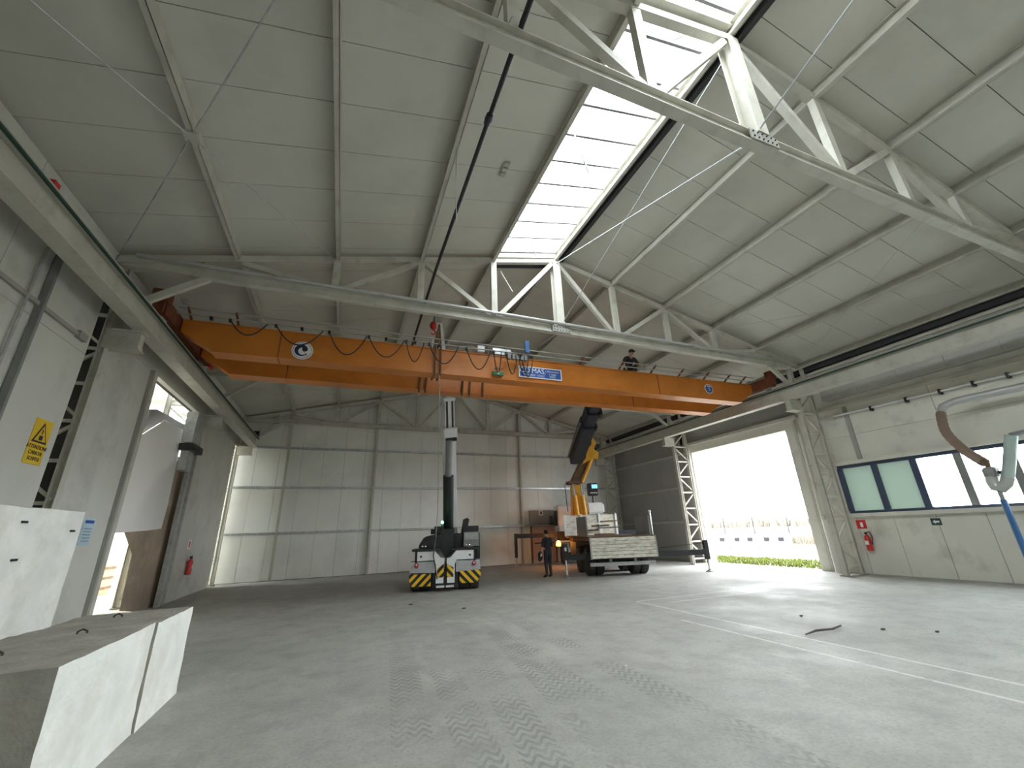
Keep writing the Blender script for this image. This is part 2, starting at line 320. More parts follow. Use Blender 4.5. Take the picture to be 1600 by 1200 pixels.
# ------------------------------------------------------------------ roof trusses
def truss(y, label, full=True):
    t = thing('roof_truss', label, 'roof truss', (XC, y, 7.2), group='roof trusses of the hall')
    zb = 7.33; w_ = .16
    B().ibeam((-4.75, y, zb), (15.8, y, zb), .16, .24, .018).build('bottom_chord', 'steel', t)
    for s in (-1, 1):
        B().bar((XC, y, ZR+.04), (XC+s*10.4, y, ZR+.04-SL*10.4), .14, .16).build('top_chord', 'steel', t)
        for k in range(0, 4):
            x = XC+s*DX*k
            if k == 0 and s == 1: continue
            q = B(); wd = .17 if k else .24
            q.ibeam((x, y, 7.43), (x, y, zn(x)-.02), wd, wd, .016, (0, 1, 0)) if not k else q.bar((x, y, 7.43), (x, y, zn(x)-.02), wd, .12, (0, 1, 0)); q.build('strut', 'steel', t)
        B().bar((XC+s*8.85, y, 7.43), (XC+s*8.85, y, zn(XC+s*8.85)-.02), .09, .09).build('strut', 'steel', t)
        for a, b in (((.12, 9.65), (1.95, 7.46)), ((2.2, 7.46), (4.05, zn(XC+4.05)-.06)), ((4.25, zn(XC+4.2)-.06), (6.1, 7.46)), ((6.35, 7.46), (8.2, zn(XC+8.25)-.04))):
            B().bar((XC+s*a[0], y, a[1]), (XC+s*b[0], y, b[1]), .12, .13).build('diagonal', 'steel', t)
        B().bar((XC+s*8.75, y, 7.24), (XC+s*9.72, y, 6.5), .10, .14).build('knee_brace', 'steel', t)
        g = B(); g.box(XC+s*.0-.28, XC+.28, y-.10, y-.082, 7.24, 7.42)
    sp_ = B().box(XC-.3, XC+.3, y-.105, y-.085, 7.23, 7.43).build('splice_plate', 'steel_dk', t)
    for i in range(6):
        for zz in (7.28, 7.38):
            B().lathe([(.014, 0), (.014, .016)], (XC-.24+i*.096, y-.105, zz), (0, -1, 0), 6).build('bolt', 'dark', sp_)
    return t
truss(YT[0], 'pale steel roof truss over the rear end of the hall')
truss(YT[1], 'pale steel roof truss behind the viewpoint')
truss(YT[2], 'nearest pale steel roof truss crossing the top of the picture')
truss(YT[3], 'pale steel roof truss at the end of the skylight, in front of the orange crane')
truss(YT[4], 'pale steel roof truss just behind the orange crane girders')
truss(YT[5], 'pale steel roof truss against the back wall')

# ------------------------------------------------------------------ lattice columns with crane brackets
def column(y, s, label, extra=0, back=0):
    x0 = 15.36 if s > 0 else XL+.02-back; x1 = x0+.78*s; y = y+extra
    t = thing('lattice_column', label, 'column', ((x0+x1)/2, y, 0), group='lattice columns')
    for x in (x0, x1): B().ibeam((x, y, .03), (x, y, 7.35), .16, .13, .014, (1, 0, 0)).build('chord', 'steel', t)
    z = .25; k = 0
    while z < 7.0:
        B().bar((x0, y, z), (x1, y, z), .06, .06).build('rung', 'steel', t)
        a, b = (x0, x1) if k % 2 else (x1, x0)
        B().bar((a, y, z+.05), (b, y, min(z+.72, 7.2)), .06, .05).build('lacing', 'steel', t)
        z += .75; k += 1
    bx = x0-(.62+back)*s
    B().box(min(bx, x0), max(bx, x0), y-.14, y+.14, 5.52, 5.55).build('bracket_plate', 'steel', t)
    B().box(min(bx, x0), max(bx, x0), y-.14, y+.14, 5.90, 5.93).build('bracket_plate', 'steel', t)
    B().box(min(bx+.04*s, x0), max(bx+.04*s, x0), y-.09, y+.09, 5.55, 5.90).build('bracket', 'steel', t)
    B().box(min(x0-.08, x1-.08), max(x0+.08, x1+.08), y-.16, y+.16, 0, .04).build('base_plate', 'steel_dk', t)
column(YT[3], 1, 'lattice column between the open doorway and the window band')
column(YT[4], 1, 'white lattice column on the far side of the open doorway')
column(YT[5], 1, 'lattice column in the far right corner', -.25)
column(YT[3], -1, 'lattice column showing in the gap of the left wall near the yellow sign', .44)
column(YT[4], -1, 'lattice column behind the far jamb of the left doorway', .68, .32)
column(YT[5], -1, 'lattice column lit from behind in the far left corner', -.35)

# ------------------------------------------------------------------ crane runway beams
def runway(x, s, label):
    t = thing('crane_runway_beam', label, 'runway beam', (x, 6, 5.93), group='crane runway beams')
    q = B(); q.ibeam((x, YF+.3, 6.18), (x, YB-.3, 6.18), .30, .50, .03); q.build('beam', 'steel', t)
    B().bar((x, YF+.3, 6.465), (x, YB-.3, 6.465), .06, .07).build('rail', 'steel_dk', t)
    B().bar((x-.13*s, YF+.3, 6.39), (x-.13*s, YB-.3, 6.39), .04, .05).build('conductor_bar', 'darkgreen', t)
    B().box(x-.12, x+.12, YB-.45, YB-.3, 6.43, 6.75).build('end_stop', 'black', t)
    return t
rl = runway(-4.24, -1, 'left crane runway beam above the left doorway'); runway(14.9, 1, 'right crane runway beam above the open doorway')
B().box(-4.20, -4.10, 6.3, 6.42, 6.44, 6.52).build('junction_box', 'signred', rl)

# ------------------------------------------------------------------ back wall
wb = struct('wall_back', (XC, YB, 0))
S(B().box(XL-.6, XRW+.6, YB+.1, YB+.25, 0, 10.2).build('light_seal_sheet', 'roofback', wb))  # added behind the panels so no daylight leaks through their joints
x = XL-.3
while x < XRW+.3:
    B().hexa([(x+.004, YB, .02), (x+.996, YB, .02), (x+.996, YB+.08, .02), (x+.004, YB+.08, .02), (x+.004, YB, zn(x)+.3), (x+.996, YB, zn(x+1)+.3), (x+.996, YB+.08, zn(x+1)+.3), (x+.004, YB+.08, zn(x)+.3)]).build('wall_panel', 'wall', wb); x += 1.0
for z in (2.03, 4.11, 6.04):
    B().bar((XL, YB-.08, z), (XRW, YB-.08, z), .14, .10).build('girt', 'galv', wb)
for x in (XC-4*DX, XC-2*DX, XC, XC+2*DX, XC+4*DX):
    B().ibeam((x, YB-.12, 0), (x, YB-.12, zn(x)), .10, .16, .01, (0, 1, 0)).build('wall_post', 'steel', wb)
B().box(9.6, 12.6, YB-.03, YB, 0, 2.0).build('plinth_board', 'conc', wb)
d2 = struct('door_2', (11, YB-.05, 0))
B().box(10.28, 11.75, YB-.10, YB-.05, .03, 2.02).build('door_leaf', 'salmon', d2)
q = B(); q.box(10.2, 10.28, YB-.12, YB-.03, 0, 2.1); q.box(11.75, 11.83, YB-.12, YB-.03, 0, 2.1); q.box(10.2, 11.83, YB-.12, YB-.03, 2.02, 2.12); q.build('door_frame', 'brown', d2)
B().box(10.4, 11.6, YB-.17, YB-.12, 1.02, 1.08).build('push_bar', 'black', d2)
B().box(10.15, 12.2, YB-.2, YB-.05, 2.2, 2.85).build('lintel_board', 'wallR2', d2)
e = tag(B().box(10.72, 10.98, YB-.235, YB-.215, 2.55, 2.85).build('exit_sign', 'signwhite'), 'small white exit sign above the salmon door', 'sign')
B().box(10.8, 10.9, YB-.245, YB-.235, 2.62, 2.78).build('pictogram', 'ink', e)

# ------------------------------------------------------------------ right wall, window band, big open doorway
wr = struct('wall_right', (XRW, 6, 0))
def rpanel(y0, y1, z0, z1, m='conc', name='wall_panel'): return B().box(XRW, XRW+.16, y0+.006, y1-.006, z0+.004, z1-.004).build(name, m, wr)
YD0, YD1, ZD = 11.15, 16.28, 5.25
y = 10.62
while y > YF: rpanel(max(y-1.09, YF), y, 0, 1.84); y -= 1.09
rpanel(9.66, 10.62, 1.84, 3.62)
y = 8.83; rpanel(8.83, 10.62, 3.62, 4.56); rpanel(8.83, 10.62, 4.56, 7.6)
while y > YF: rpanel(max(y-2.4, YF), y, 3.62, 4.56); rpanel(max(y-2.4, YF), y, 4.56, 7.6); y -= 2.4
B().box(XRW-.05, XRW, 8.76, 8.9, 3.62, 5.7).build('joint_post', 'steel_dk', wr)
B().box(XRW-.16, XRW+.1, YF, 9.9, 3.56, 3.68).build('window_head', 'conc', wr)
B().box(XRW-.14, XRW+.1, YF, 9.9, 1.80, 1.92).build('sill', 'conc', wr)
B().box(XRW-.08, XRW, YF, 10.6, 5.60, 5.70).build('girt', 'steel', wr)
y = 9.3
while y > YF: B().box(XRW-.34, XRW-.28, max(y-1.2, YF)+.005, y-.005, 5.88, 7.2).build('upper_panel', 'duct', wr); y -= 1.2
B().box(XRW-.28, XRW, YF, 9.3, 5.9, 5.93).build('panel_soffit', 'steel_dk', wr)
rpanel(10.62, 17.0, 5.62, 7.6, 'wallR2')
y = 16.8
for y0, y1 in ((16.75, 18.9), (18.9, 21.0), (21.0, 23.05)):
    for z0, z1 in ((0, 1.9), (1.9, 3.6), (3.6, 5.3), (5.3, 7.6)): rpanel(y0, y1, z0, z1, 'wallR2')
for z in (1.9, 3.6, 5.3): B().box(XRW-.07, XRW, 16.75, 23, z-.05, z+.05).build('girt', 'steel', wr)
B().box(XRW+.16, XRW+.3, YF, 10.7, 3.62, 8.2).build('light_seal_sheet', 'roofback', wr); B().box(XRW+.16, XRW+.3, 16.8, YB, 0, 8.2).build('light_seal_sheet', 'roofback', wr); B().box(XRW+.16, XRW+.3, 10.6, 16.8, 5.7, 8.2).build('light_seal_sheet', 'roofback', wr)  # sheets added outside the panels to stop light leaking through joints
B().box(XRW+.16, XRW+.3, 9.58, 10.7, 1.7, 3.8).build('light_seal_sheet', 'roofback', wr); B().box(XRW+.16, XRW+.3, YF, 10.6, 0, 1.85).build('light_seal_sheet', 'roofback', wr)  # more added sheets closing light leaks beside and below the windows
B().box(XRW-.5, XRW-.1, YF, YB, 7.12, 7.3).build('eave_shade_strip', 'dark', wr); B().box(XRW-.45, XRW-.3, YF, YB, 6.98, 7.06).build('eave_rail', 'steel', wr)  # solid dark strip: the shade under the right eave is put into its colour
d1 = struct('door_1', (XRW, 13.7, 0))
B().box(XRW-.05, XRW+.35, 10.62, YD0, 0, ZD+.35).build('jamb', 'conc', d1)
B().box(XRW-.05, XRW+.35, YD1, 16.75, 0, ZD+.35).build('jamb', 'conc', d1)
B().box(XRW-.05, XRW+.35, YD0, YD1, ZD, ZD+.36).build('header', 'conc', d1)
B().box(XRW-.20, XRW-.05, 10.5, 16.9, ZD+.36, ZD+.48).build('door_track', 'steel', d1)
B().box(XRW-.14, XRW-.05, 10.66, 10.76, 0, ZD+.3).build('guide_rail', 'steel', d1); B().box(XRW-.14, XRW-.05, 16.36, 16.46, 0, ZD+.3).build('guide_rail', 'white', d1)
for z in (3.7, 3.05, 1.9): B().box(XRW-.3, XRW-.1, 10.30, 10.52, z, z+.05).build('hinge', 'steel', d1)
B().tube([(16.28, 10.36, 0), (16.28, 10.36, 1.75)], .13, 14).build('downpipe_guard', 'conc', d1, smooth=True); B().tube([(16.34, 10.5, 1.7), (16.34, 10.5, 5.0)], .05, 10).build('downpipe', 'conc', d1, smooth=True)
w1 = struct('window_1', (XRW, 4, 1.9))
B().box(XRW, XRW+.08, YF, 9.67, 1.90, 2.0).build('frame_rail', 'frame', w1); B().box(XRW, XRW+.08, YF, 9.67, 3.46, 3.58).build('frame_rail', 'frame', w1)
ym = [9.6, 8.52, 7.44]
while ym[-1] > YF+1.1: ym.append(ym[-1]-1.06)
for i, y in enumerate(ym):
    B().box(XRW-.01, XRW+.10, y-.09, y+.09, 2.0, 3.46).build('mullion', 'frame' if i < 3 else 'grey', w1)
    if i+1 < len(ym): B().box(XRW+.03, XRW+.036, ym[i+1]+.09, y-.09, 2.0, 3.46).build('pane', 'frost' if i < 2 else 'pane', w1)

# ------------------------------------------------------------------ left wall with gap and doorway, annex behind it
wl = struct('wall_left', (XL, 6, 0))
def lpanel(y0, y1, z0, z1, m='wallL'): return B().box(XL-.14, XL, y0+.006, y1-.006, z0+.004, z1-.004).build('wall_panel', m, wl)
y = 9.62
while y > YF: lpanel(max(y-2.45, YF), y, 0, 5.2); lpanel(max(y-2.45, YF), y, 5.2, 7.5); y -= 2.45
lpanel(10.16, 12.5, 0, 5.9); lpanel(17.2, 21.9, 0, 5.9); lpanel(10.15, 23.05, 5.9, 7.5)
B().box(XL-.3, XL-.15, YF, 9.6, 0, 8).build('light_seal_sheet', 'roofback', wl); B().box(XL-.3, XL-.15, 10.2, 12.4, 0, 8).build('light_seal_sheet', 'roofback', wl)  # added behind the left panels to seal their joints against light
B().box(XL-.3, XL-.15, 12.4, 23.2, 5.95, 8).build('light_seal_sheet', 'roofback', wl)  # same added light seal above the doorway
B().box(XL-.06, XL+.12, YF, YB, 6.85, 7.12).build('eave_shade_strip', 'dark', wl)  # near-black box standing in for the unlit gap below the left eave
d3 = struct('door_3', (XL, 14.5, 0))
B().box(XL-.16, XL+.05, 12.45, 12.62, 0, 5.9).build('jamb', 'steel', d3); B().box(XL-.02, XL+.08, 12.28, 12.36, 0, 5.9).build('guide_rail', 'steel_dk', d3)
B().box(XL-.05, XL+.05, 16.45, 16.6, 0, 5.9).build('jamb', 'greyl', d3); B().box(XL-.02, XL+.08, 16.8, 16.9, 0, 5.9).build('guide_rail', 'greyl', d3); B().box(XL-.1, XL, 16.6, 17.2, 0, 5.9).build('jamb_panel', 'wallL', d3)
S(B().box(XL-1.0, XL-.9, 9.0, 11.2, 0, 7.5).build('gap_blackout_sheet', 'roofback'))  # dark sheet added behind the column gap to block the bright annex
S(B().box(-15, XL-.3, 5.8, 6, 0, 8).build('wall_annex_near', 'annexwall'))
S(B().box(-15.2, -15, 2, 40, 0, 8).build('wall_annex', 'annexwall'))
S(B().box(-15, XL-.3, 30, 30.2, 0, 8).build('wall_annex_end', 'annexwall'))
an = struct('ceiling_annex', (-10, 18, 7))
for k in range(12):
    y = 6+k*2.0
    B().hexa([(-15, y+.02, 6.2), (-5.2, y+.02, 7.6), (-5.2, y+1.98, 7.6), (-15, y+1.98, 6.2), (-15, y+.02, 6.21), (-5.2, y+.02, 7.61), (-5.2, y+1.98, 7.61), (-15, y+1.98, 6.21)]).build('roof_sheet', 'skyl' if k in (5, 8) else 'annexwall', an)
    B().bar((-15, y, 6.05), (-5.2, y, 7.45), .12, .2).build('rafter', 'white', an)

# ------------------------------------------------------------------ overhead crane bridge
oc = thing('overhead_crane', 'orange double-girder overhead bridge crane spanning the hall', 'overhead crane', (5.3, 12, 6.5))
GZ0, GZ1 = 6.13, 6.89
def girder(y0, y1):
    xa, xb = -4.05, 14.75
    prof = [(xa, GZ1), (xa, GZ1-.3), (xa+.75, GZ0+.02), (xb-.75, GZ0+.02), (xb, GZ1-.3), (xb, GZ1)]
    g = B().prism([(p[0], p[1]) for p in prof], (0, y0, 0), (1, 0, 0), (0, 0, 1), (0, y1-y0, 0)).build('girder', 'orange', oc)
    B().box(xa+.7, xb-.7, y0-.035, y1+.035, GZ0, GZ0+.022).build('bottom_flange', 'orange', g)
    B().box(xa, xb, y0-.035, y1+.035, GZ1, GZ1+.022).build('top_flange', 'orange', g)
    for x in (10.15, -1.9): B().box(x-.012, x+.012, y0-.012, y1+.012, GZ0, GZ1).build('splice_seam', 'rust', g)
    B().bar((xa+.4, (y0+y1)/2, GZ1+.05), (xb-.4, (y0+y1)/2, GZ1+.05), .05, .06).build('trolley_rail', 'steel_dk', g)
    return g
g1 = girder(11.0, 11.38); g2 = girder(12.55, 12.93)
for x, xr, s in ((-4.15, -4.24, -1), (14.8, 14.9, 1)):
    c = B().box(xr-.14, xr+.14, 10.2, 13.4, 6.62, 6.98).build('end_carriage', 'rust', oc)
    for y in (10.45, 13.15):
        B().lathe([(.17, -.05), (.17, .05)], (xr, y, 6.68), (1, 0, 0), 18).build('carriage_wheel', 'steel_dk', c)
        B().box(xr-.1, xr+.1, y-.33 if y < 12 else y+.2, y-.2 if y < 12 else y+.33, 6.66, 6.9).build('buffer', 'rust', c)
    B().box(xr-.16, xr+.16, 10.1, 10.35, 6.9, 7.2).build('motor', 'rust', c)
B().box(-3.95, -3.8, 10.35, 10.5, 7.05, 7.16).build('limit_switch', 'greyl', oc)
# festoon wires on brackets
for z in (6.94, 7.1): B().tube([(-4.1, 10.72, z), (14.6, 10.72, z)], .018, 6).build('guide_wire', 'steel_dk', oc)
for x in (-3.9, -2.9, 7.0, 8.55, 9.9, 11.15, 12.35, 13.4, 14.2):
    q = B(); q.bar((x, 11.05, 6.93), (x, 10.7, 7.12), .045, .045); q.build('wire_bracket', 'rust', oc)
loops = [(-3.0, -2.2, .3), (-2.0, -.9, .42), (-.75, .2, .55), (.25, 1.2, .5), (1.25, 1.75, .55), (1.9, 2.75, .52), (3.0, 3.75, .58), (3.85, 4.1, .62), (4.25, 4.62, .62), (4.65, 5.0, .64), (4.75, 5.15, .66)]
for a, b, dep in loops:
    pts = [(a+(b-a)*i/14, 10.72, 6.92-(dep+.06)*(1-(2*i/14-1)**2)) for i in range(15)]
    B().tube(pts, .016, 6).build('festoon_cable', 'cable', oc, smooth=True)
for x in [a for a, b, d in loops]+[-3.4, -1.4, .7, 1.5, 2.2]:
    B().box(x-.03, x+.03, 10.68, 10.76, 6.86, 6.94).build('cable_trolley', 'black', oc)
for x in (4.35, 4.5, 4.62, 4.78, 4.9): B().box(x-.045, x+.045, 10.70, 10.82, 6.74, 6.9).build('cable_clamp', 'grey', oc)
B().box(4.86, 5.0, 10.62, 10.68, 6.98, 7.38).build('end_plate', 'blue', oc)
B().box(3.4, 3.62, 10.9, 11.1, 6.95, 7.14).build('terminal_box', 'white', oc); B().box(3.9, 4.5, 10.95, 11.2, 6.95, 7.15).build('terminal_box', 'galv', oc)
pen = B().box(3.86, 4.2, 10.86, 10.94, 6.22, 6.33).build('control_pendant', 'green', oc); B().box(4.0, 4.05, 10.85, 10.86, 6.25, 6.3).build('pendant_button', 'signwhite', pen)
# plates and lettering on the front girder
np = B().box(4.74, 6.24, 10.955, 10.968, 6.27, 6.65).build('nameplate', 'signwhite', g1)
B().box(4.78, 6.20, 10.948, 10.956, 6.305, 6.615).build('plate_face', 'bluesign', np)
ux, uz = (1, 0, 0), (0, 0, 1)
def gtext(s, size, x, z, m, y=10.948, parent=oc): return text('lettering', s, size, (x, y, z), ux, uz, m, parent)
gtext('CO.MAS.', .235, 5.22, 6.51, 'signwhite'); gtext('VR VERO - ITALY', .095, 5.27, 6.36, 'signwhite')
gtext('sollevamento', .09, 5.9, 6.54, 'signwhite'); gtext('T. 8200', .085, 5.9, 6.435, 'signwhite'); gtext('94030', .085, 5.9, 6.355, 'signwhite')
gtext('6969', .15, 4.09, 6.47, 'ink', 10.998)
bd = B().prism(ring(0, 0, .255, 32), (-1.36, 10.99, 6.41), ux, uz, (0, -.012, 0)).build('round_badge', 'signwhite', g1)
B().prism(ring(0, 0, .225, 32)+ring(0, 0, .215, 32)[::-1], (-1.36, 10.977, 6.41), ux, uz, (0, -.002, 0)).build('badge_ring', 'inkblue', bd)
cres = ring(0, 0, .165, 26, 40, 330)+[(p[0]+.03, p[1]-.02) for p in ring(0, 0, .105, 26, 330, 40)]
B().prism(cres, (-1.38, 10.977, 6.41), ux, uz, (0, -.003, 0)).build('badge_letter', 'inkblue', bd)
B().bar((-1.36, 10.975, 6.43), (-1.22, 10.975, 6.25), .004, .025, (0, 1, 0)).build('badge_stroke', 'ink', bd)
B().prism(ring(0, 0, .07, 12), (-1.3, 10.975, 6.45), ux, uz, (0, -.003, 0)).build('badge_dot', 'ink', bd)
b5 = B().prism(ring(0, 0, .19, 28), (12.47, 10.99, 6.56), ux, uz, (0, -.012, 0)).build('capacity_badge', 'signwhite', g1)
B().prism(ring(0, 0, .165, 28), (12.47, 10.977, 6.56), ux, uz, (0, -.003, 0)).build('badge_face', 'bluesign', b5)
B().box(12.38, 12.56, 10.968, 10.974, 6.645, 6.675).build('badge_band', 'signwhite', b5)
gtext('5', .2, 12.48, 6.535, 'signwhite', 10.972)
B().box(-3.98, -3.9, 12.98, 13.2, 6.45, 6.65).build('red_tag', 'signred', oc)
# lifting slings round the girders
for x in (2.12, 2.28):
    B().tube([(2.35, 11.7, 8.1), (x, 10.93, 6.95), (x, 10.93, 6.09), (x, 11.45, 6.09), (x, 11.47, 6.95), (2.35, 11.7, 8.1)], .03, 6).build('sling', 'brown', oc)
for x in (1.95, 2.15, 3.35, 3.6, 4.05): B().tube([(x, 12.48, 6.9), (x-.03, 12.48, 6.4), (x-.06, 12.48, 6.02)], .035, 6).build('sling', 'brown', oc)

oc.rotation_euler.z = R(-1.2)                              # the bridge hangs slightly askew while it is lifted

# ------------------------------------------------------------------ people
def person(name, label, joints, bones, loc, rz, mats, hairmat, helmet=None):
    me = bpy.data.meshes.new('body'); names = list(joints)
    me.from_pydata([joints[k][:3] for k in names], [(names.index(a), names.index(b)) for a, b in bones], [])
    t = thing(name, label, 'person', loc, rz)
    o = bpy.data.objects.new('tmp', me); col.objects.link(o)
    sk = o.modifiers.new('skin', 'SKIN'); sk.use_smooth_shade = True
    for i, k in enumerate(names):
        r = joints[k][3]; sv = me.skin_vertices[0].data[i]; sv.radius = r if isinstance(r, tuple) else (r, r); sv.use_root = (k == 'pelvis')
    ss = o.modifiers.new('sub', 'SUBSURF'); ss.levels = 2; ss.render_levels = 2
    dg = bpy.context.evaluated_depsgraph_get(); nm = bpy.data.meshes.new_from_object(o.evaluated_get(dg)); bpy.data.objects.remove(o)
    nm.name = 'body'; nm.materials.clear()
    for m in mats: nm.materials.append(M[m])
    segs = [(V(joints[a][:3]), V(joints[b][:3]), joints[b][4] if len(joints[b]) > 4 else 0) for a, b in bones]
    for p in nm.polygons:
        c = p.center; best = None
        for a, b, mi in segs:
            d = b-a; u = max(0, min(1, (c-a).dot(d)/max(1e-9, d.dot(d)))); dd = (c-a-d*u).length
            if best is None or dd < best[0]: best = (dd, mi)
        p.material_index = best[1]; p.use_smooth = True
    ob = bpy.data.objects.new('body', nm); col.objects.link(ob); ob.parent = t
    return t
def hand(j, b, side, wrist, dirv, spread, mi=1):
    wv = V(joints_tmp[wrist][:3]); d = V(dirv).normalized(); sv = V(spread).normalized()
    pa = wv+d*.07; j['palm'+side] = (*pa, (.036, .022), mi); b.append((wrist, 'palm'+side))
    for i, (ln, of) in enumerate(((.075, -.033), (.085, -.011), (.08, .011), (.062, .033))):
        k = pa+d*.035+sv*of; e_ = k+d*ln*.55+sv.cross(d)*.012; e2 = k+d*ln*.9+sv.cross(d)*.04
        for nm_, pt, rr in (('k', k, .011), ('m', e_, .0095), ('t', e2, .008)): j[f'f{i}{nm_}{side}'] = (*pt, rr, mi)
        b += [('palm'+side, f'f{i}k{side}'), (f'f{i}k{side}', f'f{i}m{side}'), (f'f{i}m{side}', f'f{i}t{side}')]
    th = pa-d*.02-sv*.045; t2 = th+d*.05-sv*.02
    j['th1'+side] = (*th, .013, mi); j['th2'+side] = (*t2, .010, mi); b += [('palm'+side, 'th1'+side), ('th1'+side, 'th2'+side)]
# standing worker, seen from behind, mask in the left hand (local -y faces the camera)
J = {'pelvis': (0, 0, .95, (.15, .11), 2), 'waist': (0, 0, 1.08, (.15, .105)), 'chest': (0, .01, 1.30, (.18, .12)), 'sh': (0, 0, 1.42, (.13, .09)), 'neck': (0, .02, 1.50, .055, 1), 'head': (-.01, .04, 1.60, (.075, .085), 1), 'crown': (-.01, .03, 1.70, (.07, .08), 1),
     'nose': (-.03, .13, 1.60, .02, 1),
     'hipL': (-.09, 0, .90, .10, 2), 'kneeL': (-.10, .02, .50, .072, 2), 'ankL': (-.10, -.01, .09, .05, 3), 'toeL': (-.13, .17, .05, (.045, .035), 3),
     'hipR': (.09, 0, .90, .10, 2), 'kneeR': (.10, .03, .50, .072, 2), 'ankR': (.11, 0, .09, .05, 3), 'toeR': (.14, .18, .05, (.045, .035), 3),
     'shL': (-.18, 0, 1.40, .065), 'elL': (-.27, -.04, 1.12, .05), 'wrL': (-.30, .05, .90, .036, 1), 'shR': (.18, 0, 1.40, .065), 'elR': (.24, .02, 1.12, .05), 'wrR': (.19, .16, .96, .036, 1)}
Bn = [('pelvis', 'waist'), ('waist', 'chest'), ('chest', 'sh'), ('sh', 'neck'), ('neck', 'head'), ('head', 'crown'), ('head', 'nose'), ('pelvis', 'hipL'), ('hipL', 'kneeL'), ('kneeL', 'ankL'), ('ankL', 'toeL'), ('pelvis', 'hipR'), ('hipR', 'kneeR'), ('kneeR', 'ankR'), ('ankR', 'toeR'),
      ('sh', 'shL'), ('shL', 'elL'), ('elL', 'wrL'), ('sh', 'shR'), ('shR', 'elR'), ('elR', 'wrR')]
joints_tmp = J
hand(J, Bn, 'L', 'wrL', (-.05, .2, -1), (0, 1, .2)); hand(J, Bn, 'R', 'wrR', (-.3, .7, -.5), (.3, .6, .6))
pw_ = person('person', 'worker in black clothes standing by the truck with a welding mask in hand', J, Bn, (7.67, 15.72, 0), R(12), ('cloth', 'skin', 'jeans', 'boots'), 'hair')
q = B(); q.lathe([(.001, -.02), (.075, 0), (.095, .05), (.092, .10), (.06, .145), (.001, .16)], (-.01, .02, 1.605), (0, -.1, 1), 16); q.build('hair', 'hair', pw_, world=False, smooth=True)
for s in (-1, 1): B().ball((-.01+s*.082, .03, 1.595), .025, (1, 1, 1.3), 8).build('ear', 'skin', pw_, world=False, smooth=True)
mk = tag(B().prism([(-.11, -.16), (.11, -.16), (.13, 0), (.11, .15), (-.11, .15), (-.13, 0)], (7.30, 15.72, .80), (.75, .55, .35), (-.2, -.25, 1), (.05, -.07, .0)).build('welding_mask', 'black', bevel=.015), 'black welding mask held by the worker in black', 'welding mask')
B().prism([(-.06, -.03), (.06, -.03), (.06, .05), (-.06, .05)], (7.345, 15.645, .83), (.75, .55, .35), (-.2, -.25, 1), (.008, -.012, 0)).build('visor', 'signwhite', mk)
# second worker crouching on the girder
J = {'pelvis': (0, 0, .22, (.16, .13), 2), 'waist': (0, -.06, .34, (.16, .12)), 'chest': (0, -.16, .52, (.185, .13)), 'sh': (0, -.22, .62, (.14, .10)), 'neck': (0, -.27, .68, .06, 1), 'head': (0, -.33, .74, (.08, .09), 1), 'crown': (0, -.36, .84, (.075, .085), 1), 'nose': (0, -.44, .73, .02, 1),
     'hipL': (-.10, -.02, .22, .105, 2), 'kneeL': (-.2, -.30, .36, .078, 2), 'ankL': (-.18, -.16, .06, .05, 3), 'toeL': (-.20, -.33, .05, (.045, .04), 3), 'hipR': (.10, -.02, .22, .105, 2), 'kneeR': (.2, -.30, .36, .078, 2), 'ankR': (.18, -.16, .06, .05, 3), 'toeR': (.20, -.33, .05, (.045, .04), 3),
     'shL': (-.2, -.22, .60, .07), 'elL': (-.36, -.28, .38, .055), 'wrL': (-.42, -.40, .16, .036, 1), 'shR': (.2, -.22, .60, .07), 'elR': (.33, -.26, .40, .055), 'wrR': (.33, -.40, .18, .036, 1)}
Bn = [x for x in Bn if not any(k.startswith(('palm', 'f', 'th')) for k in x)]
joints_tmp = J
hand(J, Bn, 'L', 'wrL', (-.1, -.6, -.6), (1, 0, 0)); hand(J, Bn, 'R', 'wrR', (.1, -.6, -.6), (-1, 0, 0))
pw2 = person('person', 'worker in dark jacket and cap crouching on top of the orange crane girder', J, Bn, (9.22, 11.36, 6.915), 0, ('cloth2', 'skin', 'jeans', 'boots'), 'hair')
q = B(); q.lathe([(.001, 0), (.098, .0), (.1, .04), (.085, .10), (.001, .13)], (0, -.35, .795), (0, -.25, 1), 16); q.box(-.07, .07, -.52, -.40, .79, .805); q.build('cap', 'hair', pw2, world=False, smooth=True)
for s in (-1, 1): B().ball((s*.035, -.415, .755), .012, n=8).build('eye', 'ink', pw2, world=False)

